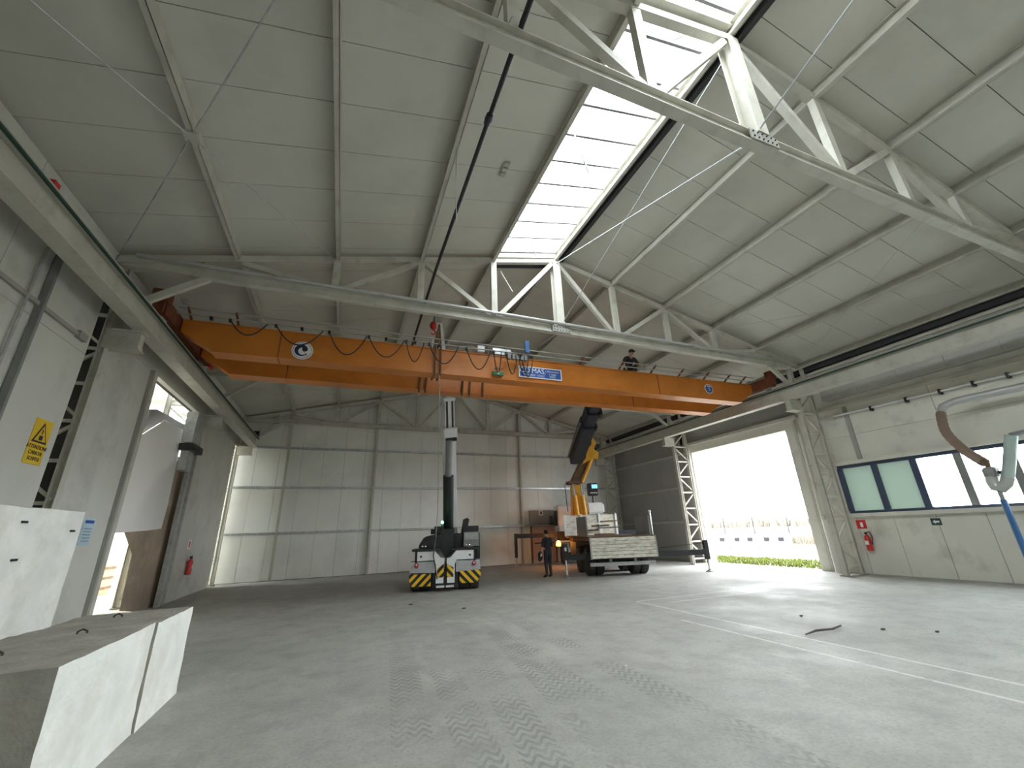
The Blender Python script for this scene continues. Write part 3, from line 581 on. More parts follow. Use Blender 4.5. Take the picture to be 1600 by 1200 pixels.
# ------------------------------------------------------------------ mobile crane
mc = thing('mobile_crane', 'white pick-and-carry mobile crane with raised boom and hazard-striped bumpers', 'mobile crane', (3.32, 14.5, 0), R(-14))
def L_(): return MB()
def lb(q, name, m, parent=mc, **k): return q.build(name, m, parent, world=False, **k)
for s in (-1, 1):
    for yy in (.45, 2.6):
        for xo in (.60, .95):
            tw = lb(L_().lathe([(.25, -.16), (.40, -.165), (.44, -.12), (.44, .12), (.40, .165), (.25, .16)], (s*xo, yy, .44), (1, 0, 0), 26), 'tyre', 'rubber', smooth=True)
            lb(L_().lathe([(.05, -.10), (.24, -.10), (.24, .10), (.05, .10)], (s*xo, yy, .44), (1, 0, 0), 18), 'wheel_rim', 'greyl', tw)
    hz = lb(L_().prism([(.46, .58), (1.15, .60), (1.15, .42), (1.02, .22), (.46, .22)] if s > 0 else [(-.46, .54), (-1.15, .54), (-1.15, .36), (-1.05, .18), (-.46, .18)], (0, -.05, 0), (1, 0, 0), (0, 0, 1), (0, -.03, 0)), 'hazard_board', 'stripeB' if s > 0 else 'stripeA')
    q = L_(); q.hexa([(s*.34, .02, .90), (s*1.13, .02, .90), (s*1.13, .3, .92), (s*.34, .3, .92), (s*.34, -.05, .56), (s*1.15, -.05, .58), (s*1.15, .2, .58), (s*.45, .2, .58)]); lb(q, 'checker_fender', 'checker')
    lm = lb(L_().lathe([(.07, 0), (.06, .05), (.03, .06)], (s*.93, -.03, .80), (0, -1, .3), 16), 'tail_lamp', 'redlamp'); lb(L_().lathe([(.03, .055), (.02, .07)], (s*.93, -.03, .80), (0, -1, .3), 10), 'lens', 'signwhite', lm)
    lb(L_().box(min(s*.33, s*.92), max(s*.33, s*.92), -.02, .35, .93, 1.21), 'bumper_beam', 'white')
    lb(L_().lathe([(.035, 0), (.03, .02)], (s*.80, -.02, 1.06), (0, -1, 0), 10), 'plug', 'black', mc)
    lb(L_().box(min(s*.92, s*1.0), max(s*.92, s*1.0), .0, .3, .88, 1.25), 'side_bracket', 'black')
    q = L_(); q.prism([(s*.04, .98), (s*.16, 1.0), (s*.36, 1.22), (s*.36, .92), (s*.30, .80), (s*.30, .25), (s*.06, .25)], (0, -.10, 0), (1, 0, 0), (0, 0, 1), (0, .4, 0)); lb(q, 'nose_plate', 'white')
    lb(L_().prism([(s*.05, .82), (s*.26, .70), (s*.26, .42), (s*.05, .42)], (0, -.105, 0), (1, 0, 0), (0, 0, 1), (0, -.012, 0)), 'warning_stripe', 'stripeB' if s > 0 else 'stripeA')
    lb(L_().box(min(s*.03, s*.28), max(s*.03, s*.28), -.25, .05, .14, .18), 'tow_foot', 'white')
    lb(L_().box(min(s*.18, s*1.1), max(s*.18, s*1.1), -.04, 1.0, 1.22, 1.29), 'deck_plate', 'black')
    for i in range(2): lb(L_().ball((s*.72-.05+.1*i, -.0, 1.37), .035, n=10), 'work_light', 'chrome')
lb(L_().box(-1.0, 1.0, .35, 3.3, .55, 1.2), 'chassis', 'grey'); lb(L_().box(-.42, .42, .0, 1.5, .2, .6), 'front_axle', 'black')
lb(L_().prism([(-.93, 1.29), (-.9, 1.42), (-.74, 1.66), (-.5, 1.72), (-.14, 1.72), (-.14, 1.29)], (0, .25, 0), (1, 0, 0), (0, 0, 1), (0, 1.6, 0)), 'operator_hood', 'black', bevel=.03)
lb(L_().box(-.56, -.1, .9, 1.9, 1.74, 1.92), 'seat_back', 'black')
lb(L_().box(.60, 1.12, .30, 2.6, 1.32, 1.78), 'engine_cover', 'grey'); lb(L_().box(.62, 1.09, .285, .30, 1.52, 1.75), 'radiator_panel', 'greyl'); lb(L_().box(.58, 1.12, .5, 2.2, 1.78, 1.98), 'engine_top', 'black')
lb(L_().box(1.05, 1.17, .6, 2.9, .75, 1.75), 'side_box', 'black')
lb(L_().prism([(.42, 1.3), (.6, 1.3), (.80, 2.2), (.72, 2.26), (.58, 2.2)], (0, .6, 0), (1, 0, 0), (0, 0, 1), (0, .12, 0)), 'boom_stay', 'black')
lb(L_().box(-.42, -.12, .55, .8, 1.3, 2.0), 'turret_plate', 'black'); lb(L_().box(.14, .5, .55, 1.9, 1.3, 1.75), 'turret_plate', 'black')
lb(L_().prism([(-.2, 1.9), (.28, 1.9), (.24, 1.2), (.02, .98), (-.16, 1.2)], (0, .30, 0), (1, 0, 0), (0, 0, 1), (0, .5, 0)), 'turret_core', 'black')
lb(L_().tube([(-.2, .5, 1.85), (-.14, .3, 2.1)], .02, 6), 'light_stalk', 'black')
lb(L_().ball((-.14, .28, 2.12), .045, n=10), 'status_light', 'greenled')
# boom: root -> head -> tip (world points)
P0 = V((3.93, 16.35, 1.75)); P1 = at(700, 622, 1, 13.95); P2 = V((2.46, 12.75, 8.75))
dv = (P1-P0).normalized(); fr = V((0, -1, 0)); nrm = (fr-dv*fr.dot(dv)).normalized()
def along(t): return P0+(P1-P0)*t
bm_ = B().bar(along(0), along(.78), .40, .46, nrm).build('boom', 'white', mc, bevel=.02)
B().bar(along(.70)+nrm*.02, along(.80)+nrm*.02, .50, .54, nrm).build('boom_collar', 'white', bm_, bevel=.02)
B().bar(along(.76), along(1), .36, .38, nrm).build('boom_section', 'white', bm_)
for s in (-1, 1):
    sd = dv.cross(nrm)*s*.10
    B().bar(along(.80)+nrm*.195+sd, along(.985)+nrm*.195+sd, .07, .012, nrm).build('boom_slot', 'black', bm_)
B().bar(along(.985), along(1.01), .44, .46, nrm).build('boom_crown', 'white', bm_, bevel=.02)
B().bar(along(1), P2, .26, .28, nrm).build('boom_extension', 'white', bm_)
B().box(P2.x-.12, P2.x+.12, P2.y-.25, P2.y+.1, P2.z-.1, P2.z+.18).build('boom_head', 'greyl', bm_)
sdv = dv.cross(nrm); sdv = sdv if sdv.x > 0 else -sdv
cy0, cy1 = along(.02)+nrm*.42-sdv*.22, along(.47)+nrm*.40-sdv*.16
B().tube([cy0, cy1], .19, 18).build('lift_cylinder', 'black', mc, smooth=True)
B().tube([cy1, along(.72)+nrm*.33-sdv*.08], .12, 14).build('cylinder_rod', 'grey', mc, smooth=True)
B().tube([along(.72)+nrm*.3-dv.cross(nrm)*.2, along(.72)+nrm*.3+dv.cross(nrm)*.2], .07, 12).build('cylinder_pin', 'black', mc)
B().tube([P2+V((-.15, -.3, .1)), P2+V((-.18, -.3, -.25))], .012, 6).build('hoist_rope', 'cable', mc)
hk = B().ball(P2+V((-.18, -.3, -.35)), .13, (1, 1, 1.2), 14).build('hook_block', 'red', mc, smooth=True)
hp = P2+V((-.18, -.3, -.5)); B().tube([hp+V((0, 0, .05)), hp, hp+V((.07, 0, -.05)), hp+V((.08, 0, -.13)), hp+V((0, 0, -.18)), hp+V((-.07, 0, -.13))], .025, 8).build('hook', 'red', hk)
B().tube([P2+V((-.12, -.35, 0)), at(687, 600, 1, 10.85), at(684, 800, 1, 13.8), at(681, 838, 1, 14.35)], .012, 6).build('tag_line', 'galv', mc)
B().tube([at(681, 838, 1, 14.33), at(677, 868, 1, 14.25), at(680, 885, 1, 14.2), at(683, 905, 1, 14.2)], .02, 6).build('hanging_hose', 'cable', mc, smooth=True)
B().box(P2.x-.3, P2.x-.1, P2.y-.5, P2.y-.3, 7.0, 7.9) if False else None
for i in range(9):
    p = hp+V((0, 0, -.25)); z = p.z-.06*i
    B().bar((p.x, p.y, z), (p.x, p.y, z-.05), .04 if i % 2 else .02, .02 if i % 2 else .04, (0, 1, 0)).build('chain_link', 'galv', mc)

# ------------------------------------------------------------------ flatbed truck with loader crane
tk = thing('crane_truck', 'flatbed truck with dropped tailgate, outriggers and yellow and black loader crane', 'truck', (9.98, 13.93, 0), R(-18))
def tb(q, name, m, parent=tk, **k): return q.build(name, m, parent, world=False, **k)
for s in (-1, 1):
    tb(L_().box(s*.42-.06, s*.42+.06, .2, 8.2, .78, 1.08), 'chassis_rail', 'black')
    for yy in (1.25, 2.6, 7.1):
        for xo in ((.72, 1.06) if yy < 5 else (1.0,)):
            tw = tb(L_().lathe([(.28, -.14), (.46, -.15), (.5, -.11), (.5, .11), (.46, .15), (.28, .14)], (s*xo, yy, .5), (1, 0, 0), 26), 'tyre', 'rubber', smooth=True)
            tb(L_().lathe([(.06, -.08), (.27, -.08), (.27, .08), (.06, .08)], (s*xo, yy, .5), (1, 0, 0), 18), 'wheel_rim', 'greyl', tw)
for yy in (1.25, 2.6, 7.1): tb(L_().tube([(-1, yy, .5), (1, yy, .5)], .09, 10), 'axle', 'black')
tb(L_().box(-1.26, 1.26, 0, 4.75, 1.34, 1.44), 'bed_floor', 'wood')
tg = tb(L_().box(-1.27, 1.27, -.03, 0, .66, 1.42), 'tailgate', 'brown')
for i in range(6): tb(L_().box(-1.25, 1.25, -.06, -.03, .675+i*.122, .785+i*.122), 'tailgate_board', 'dirtywhite', tg)
for x in (-1.26, 1.26): tb(L_().box(x-.025, x+.025, -.07, 0, .65, 1.43), 'tailgate_edge', 'greyl', tg)
tb(L_().box(-1.28, 1.22, .12, .24, .40, .52), 'rear_bumper', 'greyl')
for x in (-.5, .45): tb(L_().box(x-.05, x+.05, .12, .24, .5, .9), 'bumper_stay', 'grey')
tb(L_().box(-1.27, -1.22, .35, 2.1, 1.44, 2.2), 'sideboard', 'grey'); tb(L_().box(1.22, 1.27, .35, 1.9, 1.44, 2.15), 'sideboard', 'grey')
tb(L_().tube([(1.27, .2, 1.1), (1.27, .2, 2.3)], .03, 10), 'stanchion', 'chrome'); tb(L_().ball((1.27, .2, 2.3), .055, n=10), 'stanchion_cap', 'signwhite')
hb = tb(L_().box(-1.3, 1.3, 4.75, 4.82, 1.40, 2.38), 'headboard', 'dirtywhite')
for x in (-1.28, -.45, .45, 1.28): tb(L_().box(x-.05, x+.05, 4.70, 4.75, 1.42, 2.42), 'headboard_post', 'white', hb)
for i in range(7):                                        # planks and offcuts lying on the bed
    a = random.uniform(-.9, .9); yy = random.uniform(2.6, 4.4); ang = random.uniform(-.6, .6)
    q = L_().bar((a, yy, 1.48+.09*i), (a+.9*math.cos(ang), yy+.3*math.sin(ang), 1.48+.095*i), .16, .07); k_ = q.build('timber_offcut', ['wood', 'dirtywhite', 'brown', 'greyl'][i % 4], None)
    k_.data.transform(wm(tk)); tag(k_, ['brown timber offcut low on the truck bed', 'dirty white plank on the truck bed', 'dark brown plank on the truck bed', 'grey board on the truck bed', 'brown timber lying across the pile on the truck bed', 'pale plank near the top of the pile on the truck bed', 'dark plank topmost on the truck bed pile'][i], 'plank', 'offcuts on the truck bed')
tb(L_().box(-1.2, -.55, 2.9, 4.2, .55, 1.2), 'tool_box', 'brown'); tb(L_().box(.55, 1.2, 3.2, 4.4, .5, 1.2), 'fuel_tank', 'grey')
# rear outriggers
tb(L_().box(-1.3, 1.3, .55, .85, .58, .86), 'outrigger_housing', 'black'); tb(L_().box(1.2, 3.5, .60, .80, .62, .82), 'outrigger_beam', 'black'); tb(L_().box(-2.1, -1.2, .60, .80, .62, .82), 'outrigger_beam', 'black')
for x, y, zt, c in ((3.55, .7, 1.15, 'black'), (-2.1, .7, 1.2, 'black'), (-3.6, 6.6, 1.62, 'navy'), (3.2, 6.6, 1.62, 'navy')):
    j = tb(L_().box(x-.08, x+.08, y-.08, y+.08, .45 if x != -2.1 else .62, zt), 'outrigger_leg', c)
    tb(L_().tube([(x, y, .06), (x, y, .62)], .042, 12), 'jack_rod', 'chrome', j); tb(L_().lathe([(.15, 0), (.14, .025), (.05, .06), (.045, .09)], (x, y, 0), (0, 0, 1), 16), 'jack_foot', 'grey', j)
tb(L_().box(-2.14, -2.06, .60, .62, .95, 1.08), 'leg_label', 'signwhite')
tb(L_().tube([(1.25, .7, .9), (2.4, .7, .98), (3.5, .7, 1.05)], .012, 6), 'hydraulic_hose', 'cable')
tb(L_().box(-1.35, 1.3, 6.35, 6.85, 1.2, 1.65), 'outrigger_housing', 'navy'); tb(L_().box(-3.6, -1.2, 6.48, 6.72, 1.38, 1.6), 'outrigger_beam', 'navy'); tb(L_().box(1.2, 3.2, 6.48, 6.72, 1.38, 1.6), 'outrigger_beam', 'navy')
# cab
tb(L_().prism([(6.95, 1.1), (6.95, 2.95), (7.2, 3.05), (8.3, 3.0), (8.6, 2.1), (8.62, 1.0)], (-1.2, 0, 0), (0, 1, 0), (0, 0, 1), (2.4, 0, 0)), 'cab', 'white', bevel=.04)
tb(L_().box(-1.225, -1.2, 7.3, 8.3, 1.95, 2.75), 'cab_window', 'black'); tb(L_().box(-1.5, -1.3, 8.2, 8.3, 2.0, 2.5), 'mirror', 'black')
# loader crane
tb(L_().box(-.85, -.05, 5.2, 6.0, 1.0, 1.9), 'crane_base', 'brown', bevel=.02)
tb(L_().prism([(-.75, 1.9), (-.15, 1.9), (-.25, 4.0), (-.65, 4.0)], (0, 5.35, 0), (1, 0, 0), (0, 0, 1), (0, .5, 0)), 'crane_column', 'yellow')
for x in (-.52, -.12):
    c_ = tb(L_().tube([(x, 5.15, 2.2), (x-.08, 5.15, 3.35)], .12, 14), 'lift_cylinder', 'yellow', smooth=True); tb(L_().tube([(x-.08, 5.15, 3.35), (x-.1, 5.2, 4.0)], .06, 12), 'cylinder_rod', 'chrome', c_)
tb(L_().box(-.85, -.05, 5.1, 5.9, 3.95, 4.1), 'column_head', 'brown', bevel=.02)
K = V((.32, 5.3, 5.5))
ib = tb(L_().bar((-.5, 5.5, 4.0), K, .42, .55, (0, 1, 0)), 'inner_boom', 'brown', bevel=.03)
tb(L_().tube([(-.15, 5.15, 4.0), (.45, 5.0, 5.2)], .09, 12), 'knuckle_cylinder', 'yellow', ib, smooth=True)
tb(L_().prism([(-.15, 4.9), (.1, 5.0), (.45, 5.2), (.72, 5.15), (.78, 5.5), (.55, 5.65), (.72, 6.0), (.50, 6.35), (.2, 6.42), (.25, 5.9)], (0, 4.75, 0), (1, 0, 0), (0, 0, 1), (0, .35, 0)), 'knuckle_bracket', 'yellow', bevel=.02)
tb(L_().box(.5, .95, 4.95, 5.2, 5.75, 5.95), 'valve_block', 'navy')
A_ = at(899, 716, 1, 18.3); E_ = at(934, 618, 1, 13.75)
dA = (E_-A_).normalized(); up_ = (V((0, 0, 1))-dA*dA.z).normalized(); sx = dA.cross(up_)
ob_ = None
for i, (t0, t1, ww, hh, off) in enumerate(((0, .62, .62, .72, 0), (.12, .80, .52, .60, .04), (.3, .93, .42, .50, .06), (.5, 1.0, .34, .40, .08))):
    p = B().bar(A_+(E_-A_)*t0+up_*off, A_+(E_-A_)*t1+up_*off, ww, hh, up_)
    o_ = p.build('outer_boom' if i == 0 else 'boom_extension', 'navy', tk if i == 0 else ob_, bevel=.03); ob_ = ob_ or o_
for t in (.05, .3, .55, .75): B().bar(A_+(E_-A_)*t-sx*.34, A_+(E_-A_)*(t+.06)-sx*.34, .12, .5, up_).build('boom_guide', 'black', ob_)
B().tube([A_+sx*.36+up_*.1, A_+(E_-A_)*.6+sx*.36], .05, 8).build('hydraulic_pipe', 'grey', ob_)
tb(L_().box(.25, .75, 5.5, 5.9, 3.35, 4.0), 'control_box', 'black', bevel=.04); tb(L_().box(.42, .72, 5.48, 5.5, 3.72, 3.92), 'control_screen', 'bluescreen')
tb(L_().tube([(.5, 5.75, 2.95), (.5, 5.75, 3.4)], .05, 8), 'control_stand', 'black')
for i in range(4): tb(L_().ball((.35+.1*i, 5.48, 3.5), .04, n=8), 'gauge', 'chrome')
tb(L_().box(.10, 1.0, 5.5, 6.1, 2.45, 3.0), 'water_tank', 'white', bevel=.08); tb(L_().box(.0, 1.1, 5.4, 6.2, 2.32, 2.44), 'tank_tray', 'grey')
tb(L_().tube([(-.95, 5.5, 2.6), (-1.0, 5.5, 3.9), (-.9, 5.4, 4.1)], .02, 6), 'hydraulic_hose', 'cable')
tb(L_().box(-1.70, -1.2, 5.02, 5.12, .98, 1.04), 'lamp_bracket', 'black')
lm = tb(L_().lathe([(.11, 0), (.115, .06), (.10, .17), (.06, .22), (.001, .23)], (-1.62, 5.05, 1.0), (0, -.2, 1), 16), 'warning_lamp', 'amber', smooth=True)
pl = bpy.data.lights.new('warning_lamp_light', 'POINT'); pl.energy = 14; pl.color = (1, .33, .05); pl.shadow_soft_size = .1
po = bpy.data.objects.new('warning_lamp_light', pl); col.objects.link(po); po.parent = tk; po.location = (-1.64, 5.4, 1.15)

# ------------------------------------------------------------------ concrete blocks
def cblock(label, x0, x1, y0, y1, z1, rz=0, loops=(), chips=7):
    c = V(((x0+x1)/2, (y0+y1)/2, 0)); t = thing('concrete_block', label, 'concrete block', c, R(rz))
    hx, hy = (x1-x0)/2, (y1-y0)/2
    import bmesh
    bm = bmesh.new(); bmesh.ops.create_cube(bm, size=1)
    for v in bm.verts: v.co = V((v.co.x*2*hx, v.co.y*2*hy, (v.co.z+.5)*z1))
    bmesh.ops.subdivide_edges(bm, edges=bm.edges, cuts=9, use_grid_fill=True)
    for v in bm.verts:
        ed = sum((abs(abs(v.co.x)-hx) < 1e-4, abs(abs(v.co.y)-hy) < 1e-4, abs(v.co.z-z1) < 1e-4))
        if ed >= 2 and v.co.z > .02: v.co -= V((math.copysign(1, v.co.x), math.copysign(1, v.co.y), 1))*random.uniform(.0, .010 if abs(v.co.y) > hy-1e-3 else .018)
        elif v.co.z > .02: v.co += V((random.uniform(-1, 1), random.uniform(-1, 1), random.uniform(-1, 1)))*.003
    me = bpy.data.meshes.new('block_body')
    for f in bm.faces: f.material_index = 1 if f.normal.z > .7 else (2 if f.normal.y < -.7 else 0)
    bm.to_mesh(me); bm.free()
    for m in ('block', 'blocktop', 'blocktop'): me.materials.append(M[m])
    o = bpy.data.objects.new('block_body', me); col.objects.link(o); o.parent = t
    for x, y in loops:
        B().tube([(x-.04, y, z1-.03), (x-.035, y, z1+.02), (x, y, z1+.038), (x+.035, y, z1+.02), (x+.04, y, z1-.03)], .009, 6).build('lifting_loop', 'stick', t, world=False, smooth=True)
    return t
cblock('nearest low concrete block, dusty on top, on the floor at left', -2.88, -1.73, 4.28, 6.005, .97, 0, [(-.1, -.2), (.1, .55)])
cblock('low concrete block at the far end of the row, beside the left doorway', -2.82, -1.71, 6.014, 7.22, .965, 0, [(-.05, .1)])
bb = cblock('big tall concrete block standing against the left wall', -4.82, -4.02, 4.6, 9.35, 2.3)
for z, y in ((2.08, 7.9), (1.98, 9.1), (1.6, 7.95)): B().box(-4.02, -4.0, y-.05, y+.06, z, z+.03).build('chip', 'ink', bb)

# ------------------------------------------------------------------ sheets and things seen through the left doorway
def hung(name, label, cat, px, X, m, th=.04, amp=.05):
    pts = [at(a, b, 0, X) for a, b in px]; n = len(pts)
    c = sum(pts, V())/n; t = B()
    poly = [(p.y-c.y, p.z-c.z) for p in pts]
    return tag(t.prism(poly, (X, c.y, c.z), (0, 1, 0), (0, 0, 1), (-th, 0, 0)).build(name, m), label, cat)
hung('plastic_sheet', 'large dirty white plastic sheet hanging in the left doorway', 'plastic sheet', [(220, 681), (258, 657), (287, 671), (281, 700), (262, 790), (252, 826), (230, 829), (178, 833)], -5.02, 'tarp', .02)
hung('dust_curtain', 'brown dusty curtain behind the white sheet in the left doorway', 'curtain', [(193, 826), (207, 866), (187, 955), (247, 957), (298, 718), (272, 712)], -5.05, 'browntarp', .015)
hung('canopy_edge', 'dark canopy edge above the white sheet in the left doorway', 'canopy', [(222, 678), (236, 640), (246, 640), (290, 664), (290, 676), (258, 656)], -5.3, 'grey', .06)
cr = tag(B().box(-9.6, -8.2, 20.6, 22.4, 0, 1.05).build('wooden_crate', 'crate', bevel=.02), 'orange-brown crate on the floor beyond the left doorway', 'crate')
for z in (.25, .6, .95): B().box(-9.62, -8.18, 20.58, 22.42, z-.06, z+.04).build('crate_slat', 'wood', cr)
hv = thing('air_duct', 'grey sheet-metal duct box beside the left doorway under the crane rail', 'duct', (XL+.1, 16.4, 4.9))
p1, p2 = at(290, 612, 0, XL+.1), at(316, 688, 0, XL+.1)
B().box(XL-.1, XL+.2, 15.65, 16.35, 4.75, 5.75).build('duct_body', 'galv', hv); B().box(XL-.1, XL+.28, 15.6, 16.6, 4.5, 4.72).build('duct_bracket', 'black', hv); B().box(XL-.06, XL+.14, 15.75, 16.25, 3.9, 4.5).build('duct_drop', 'galv', hv)

# ------------------------------------------------------------------ things on the left wall
sg = tag(B().prism([(.28, 0), (.28, .62), (.0, 0.62), (-.25, .12), (-.25, -.30), (.1, -.30), (.14, 0)], (XL+.012, 9.20, 3.43), (0, 1, 0), (0, 0, 1), (-.008, 0, 0)).build('warning_sign', 'signyellow') if False else B().box(XL, XL+.01, 8.97, 9.42, 3.06, 3.80).build('warning_sign', 'signyellow'), 'yellow warning sign with black triangle on the left wall', 'sign')
def yz(poly, y, z, name, m, parent, d=.004): return B().prism(poly, (XL+.011, y, z), (0, 1, 0), (0, 0, 1), (d, 0, 0)).build(name, m, parent)
tri = [(-.19, 0), (.19, 0), (0, .34)]; tri2 = [(-.145, .028), (.145, .028), (0, .285)]
yz(tri, 9.195, 3.41, 'triangle', 'ink', sg); B().prism(tri2, (XL+.0155, 9.195, 3.41), (0, 1, 0), (0, 0, 1), (.003, 0, 0)).build('triangle_face', 'signyellow', sg)
B().box(XL+.016, XL+.021, 9.15, 9.24, 3.455, 3.53).build('load_symbol', 'ink', sg); B().box(XL+.016, XL+.021, 9.18, 9.205, 3.55, 3.63).build('hook_symbol', 'ink', sg)
for i, s_ in enumerate(('ATTENZIONE', 'CARICHI', 'SOSPESI')): text('lettering', s_, .085, (XL+.011, 9.195, 3.335-.095*i), (0, 1, 0), (0, 0, 1), 'ink', sg, lift=.002)
nt = tag(B().box(XL, XL+.012, 11.3, 11.72, 1.78, 2.3).build('notice_board', 'notice'), 'pale blue notice sheet on the left wall beside the tall concrete block', 'notice')
B().box(XL+.012, XL+.015, 11.34, 11.68, 2.2, 2.26).build('notice_title', 'bluesign', nt)
for i in range(5): B().box(XL+.012, XL+.015, 11.36, 11.66, 1.85+.06*i, 1.865+.06*i).build('notice_line', 'grey', nt)
cp = thing('cable_conduit', 'dark crossing cable conduits on the left wall beneath the crane rail', 'conduit', (XL+.05, 8, 5))
B().bar((XL+.03, -2, 5.42), (XL+.03, 9.4, 5.42), .05, .07).build('horizontal_run', 'steel_dk', cp); B().bar((XL+.06, 8.05, 3.0), (XL+.06, 8.05, 6.6), .06, .09, (1, 0, 0)).build('vertical_run', 'grey', cp)
B().box(XL, XL+.07, 9.15, 9.4, 5.36, 5.5).build('run_end', 'steel_dk', cp)
B().tube([(XL+.05, 7.75, 2.4), (XL+.05, 7.75, 6.3)], .02, 6).build('thin_run', 'greyl', cp)
def extinguisher(label, o, ux, n):                        # o: bottom centre on the wall, n: into the room
    o, ux, n = V(o), V(ux), V(n); t = thing('fire_extinguisher', label, 'fire extinguisher', o, group='fire extinguishers')
    c = o+n*.11
    B().lathe([(.05, 0), (.085, .02), (.085, .40), (.06, .47), (.025, .50), (.025, .53)], c, (0, 0, 1), 18).build('cylinder', 'red', t, smooth=True)
    B().box(c.x-.03, c.x+.03, c.y-.03, c.y+.03, c.z+.53, c.z+.59).build('valve', 'black', t)
    B().tube([c+V((0, 0, .57)), c+ux*.12+V((0, 0, .60)), c+ux*.15+V((0, 0, .45)), c+ux*.11+V((0, 0, .2))], .014, 6).build('hose', 'cable', t, smooth=True)
    B().prism([(-.05, .2), (.05, .2), (.05, .32), (-.05, .32)], c+n*.087, ux, (0, 0, 1), n*.003).build('instruction_label', 'signwhite', t)
    B().bar(o+V((0, 0, .42)), c+V((0, 0, .42)), .03, .03).build('wall_hook', 'grey', t)
    return t
extinguisher('red fire extinguisher on the left wall past the doorway', (XL, 18.45, .72), (0, 1, 0), (1, 0, 0))
q = tag(B().box(XL, XL+.01, 18.2, 18.5, 1.55, 1.85).build('extinguisher_sign', 'signwhite'), 'faded extinguisher sign on the left wall', 'sign'); B().box(XL+.01, XL+.013, 18.28, 18.42, 1.6, 1.8).build('sign_mark', 'signred', q)
extinguisher('red fire extinguisher on the right wall by the lattice column', (XRW, 9.32, .72), (0, -1, 0), (-1, 0, 0))
q = tag(B().box(XRW-.01, XRW, 9.28, 9.58, 1.42, 1.70).build('extinguisher_sign', 'signred'), 'red and white extinguisher sign on the right wall under the window', 'sign'); B().box(XRW-.014, XRW-.01, 9.38, 9.46, 1.47, 1.62).build('sign_mark', 'signwhite', q)
q = tag(B().box(XRW-.012, XRW, 7.28, 7.52, 1.48, 1.68).build('escape_sign', 'darkgreen'), 'dark green escape sign with white arrow below the window', 'sign')
B().prism([(-.08, 0), (-.01, .06), (-.01, .025), (.08, .025), (.08, -.025), (-.01, -.025), (-.01, -.06)], (XRW-.013, 7.40, 1.58), (0, -1, 0), (0, 0, 1), (-.003, 0, 0)).build('arrow', 'signwhite', q)

# ------------------------------------------------------------------ things along the right wall
cw = thing('wall_conduit', 'white pipe with black clamps along the right wall above the windows', 'pipe', (XRW-.1, 4, 5.4))
B().tube([(XRW-.10, YF+.4, 5.18), (XRW-.10, 9.2, 5.32)], .035, 8).build('pipe', 'white', cw, smooth=True)
for y in (8.0, 7.0, 6.15, 5.4, 4.7): B().box(XRW-.15, XRW, y-.03, y+.03, 5.20, 5.36).build('clamp', 'black', cw)
ar = thing('fume_extraction_arm', 'fume extraction pipe with brown hose, elbow duct and blue post by the windows', 'extraction arm', (14.5, 5.05, 0))
B().tube([(16.1, 0, 4.78), (16.05, 5.3, 4.82), (15.95, 5.75, 4.80), (15.8, 5.95, 4.70), (15.68, 6.0, 4.52)], .10, 14).build('supply_pipe', 'pipe', ar, smooth=True)
h0, h1, h2, h3 = V((15.66, 6.0, 4.5)), at(1478, 675, 0, 15.3), at(1505, 702, 0, 14.9), at(1538, 723, 0, 14.55)
hs = []
for i in range(25):
    t_ = i/24*3; k_ = min(int(t_), 2); f_ = t_-k_; P = [h0+(h0-h1)*.6, h0, h1, h2, h3, h3+(h3-h2)]; a_, b_, c_, d_ = P[k_:k_+4]
    hs.append(((b_*2)+(c_-a_)*f_+(a_*2-b_*5+c_*4-d_)*f_**2+(b_*3-a_-c_*3+d_)*f_**3)*.5)
B().tube(hs, [.105+.008*(i % 2) for i in range(25)], 14).build('flexible_hose', 'brownhose', ar, smooth=True)
jn = at(1549, 738, 0, 14.5)
B().box(jn.x-.12, jn.x+.12, jn.y-.12, jn.y+.12, jn.z-.12, jn.z+.12).build('swivel_joint', 'grey', ar, bevel=.03)
B().tube([at(1541, 718, 0, 14.5), at(1545, 733, 0, 14.5)], .05, 10).build('damper_handle', 'brown', ar)
u = [at(a, b, 0, 14.5) for a, b in ((1549, 742), (1550, 752), (1556, 761), (1565, 763), (1572, 756), (1575, 745), (1577, 725), (1580, 680))]
B().tube(u[:6], .115, 14).build('elbow_duct', 'pipe', ar, smooth=True); B().tube(u[5:], .11, 14).build('riser_duct', 'ductgreen', ar, smooth=True)
B().tube([jn, at(1566, 738, 0, 14.5), u[6]], .04, 8).build('link_rod', 'black', ar)
B().tube([u[7], u[7]+V((.5, -.3, .1)), (XRW-.1, 3.9, u[7].z+.1)], .06, 8).build('wall_arm', 'grey', ar)
B().tube([(14.5, 5.08, 2.0), (14.5, 5.08, 2.32)], .045, 10).build('post_collar', 'grey', ar); B().tube([(14.5, 5.08, 0.01), (14.5, 5.08, 2.05)], .06, 12).build('post', 'blue', ar, smooth=True); B().lathe([(.2, 0), (.2, .02)], (14.5, 5.08, 0), (0, 0, 1), 16).build('post_base', 'blue', ar)

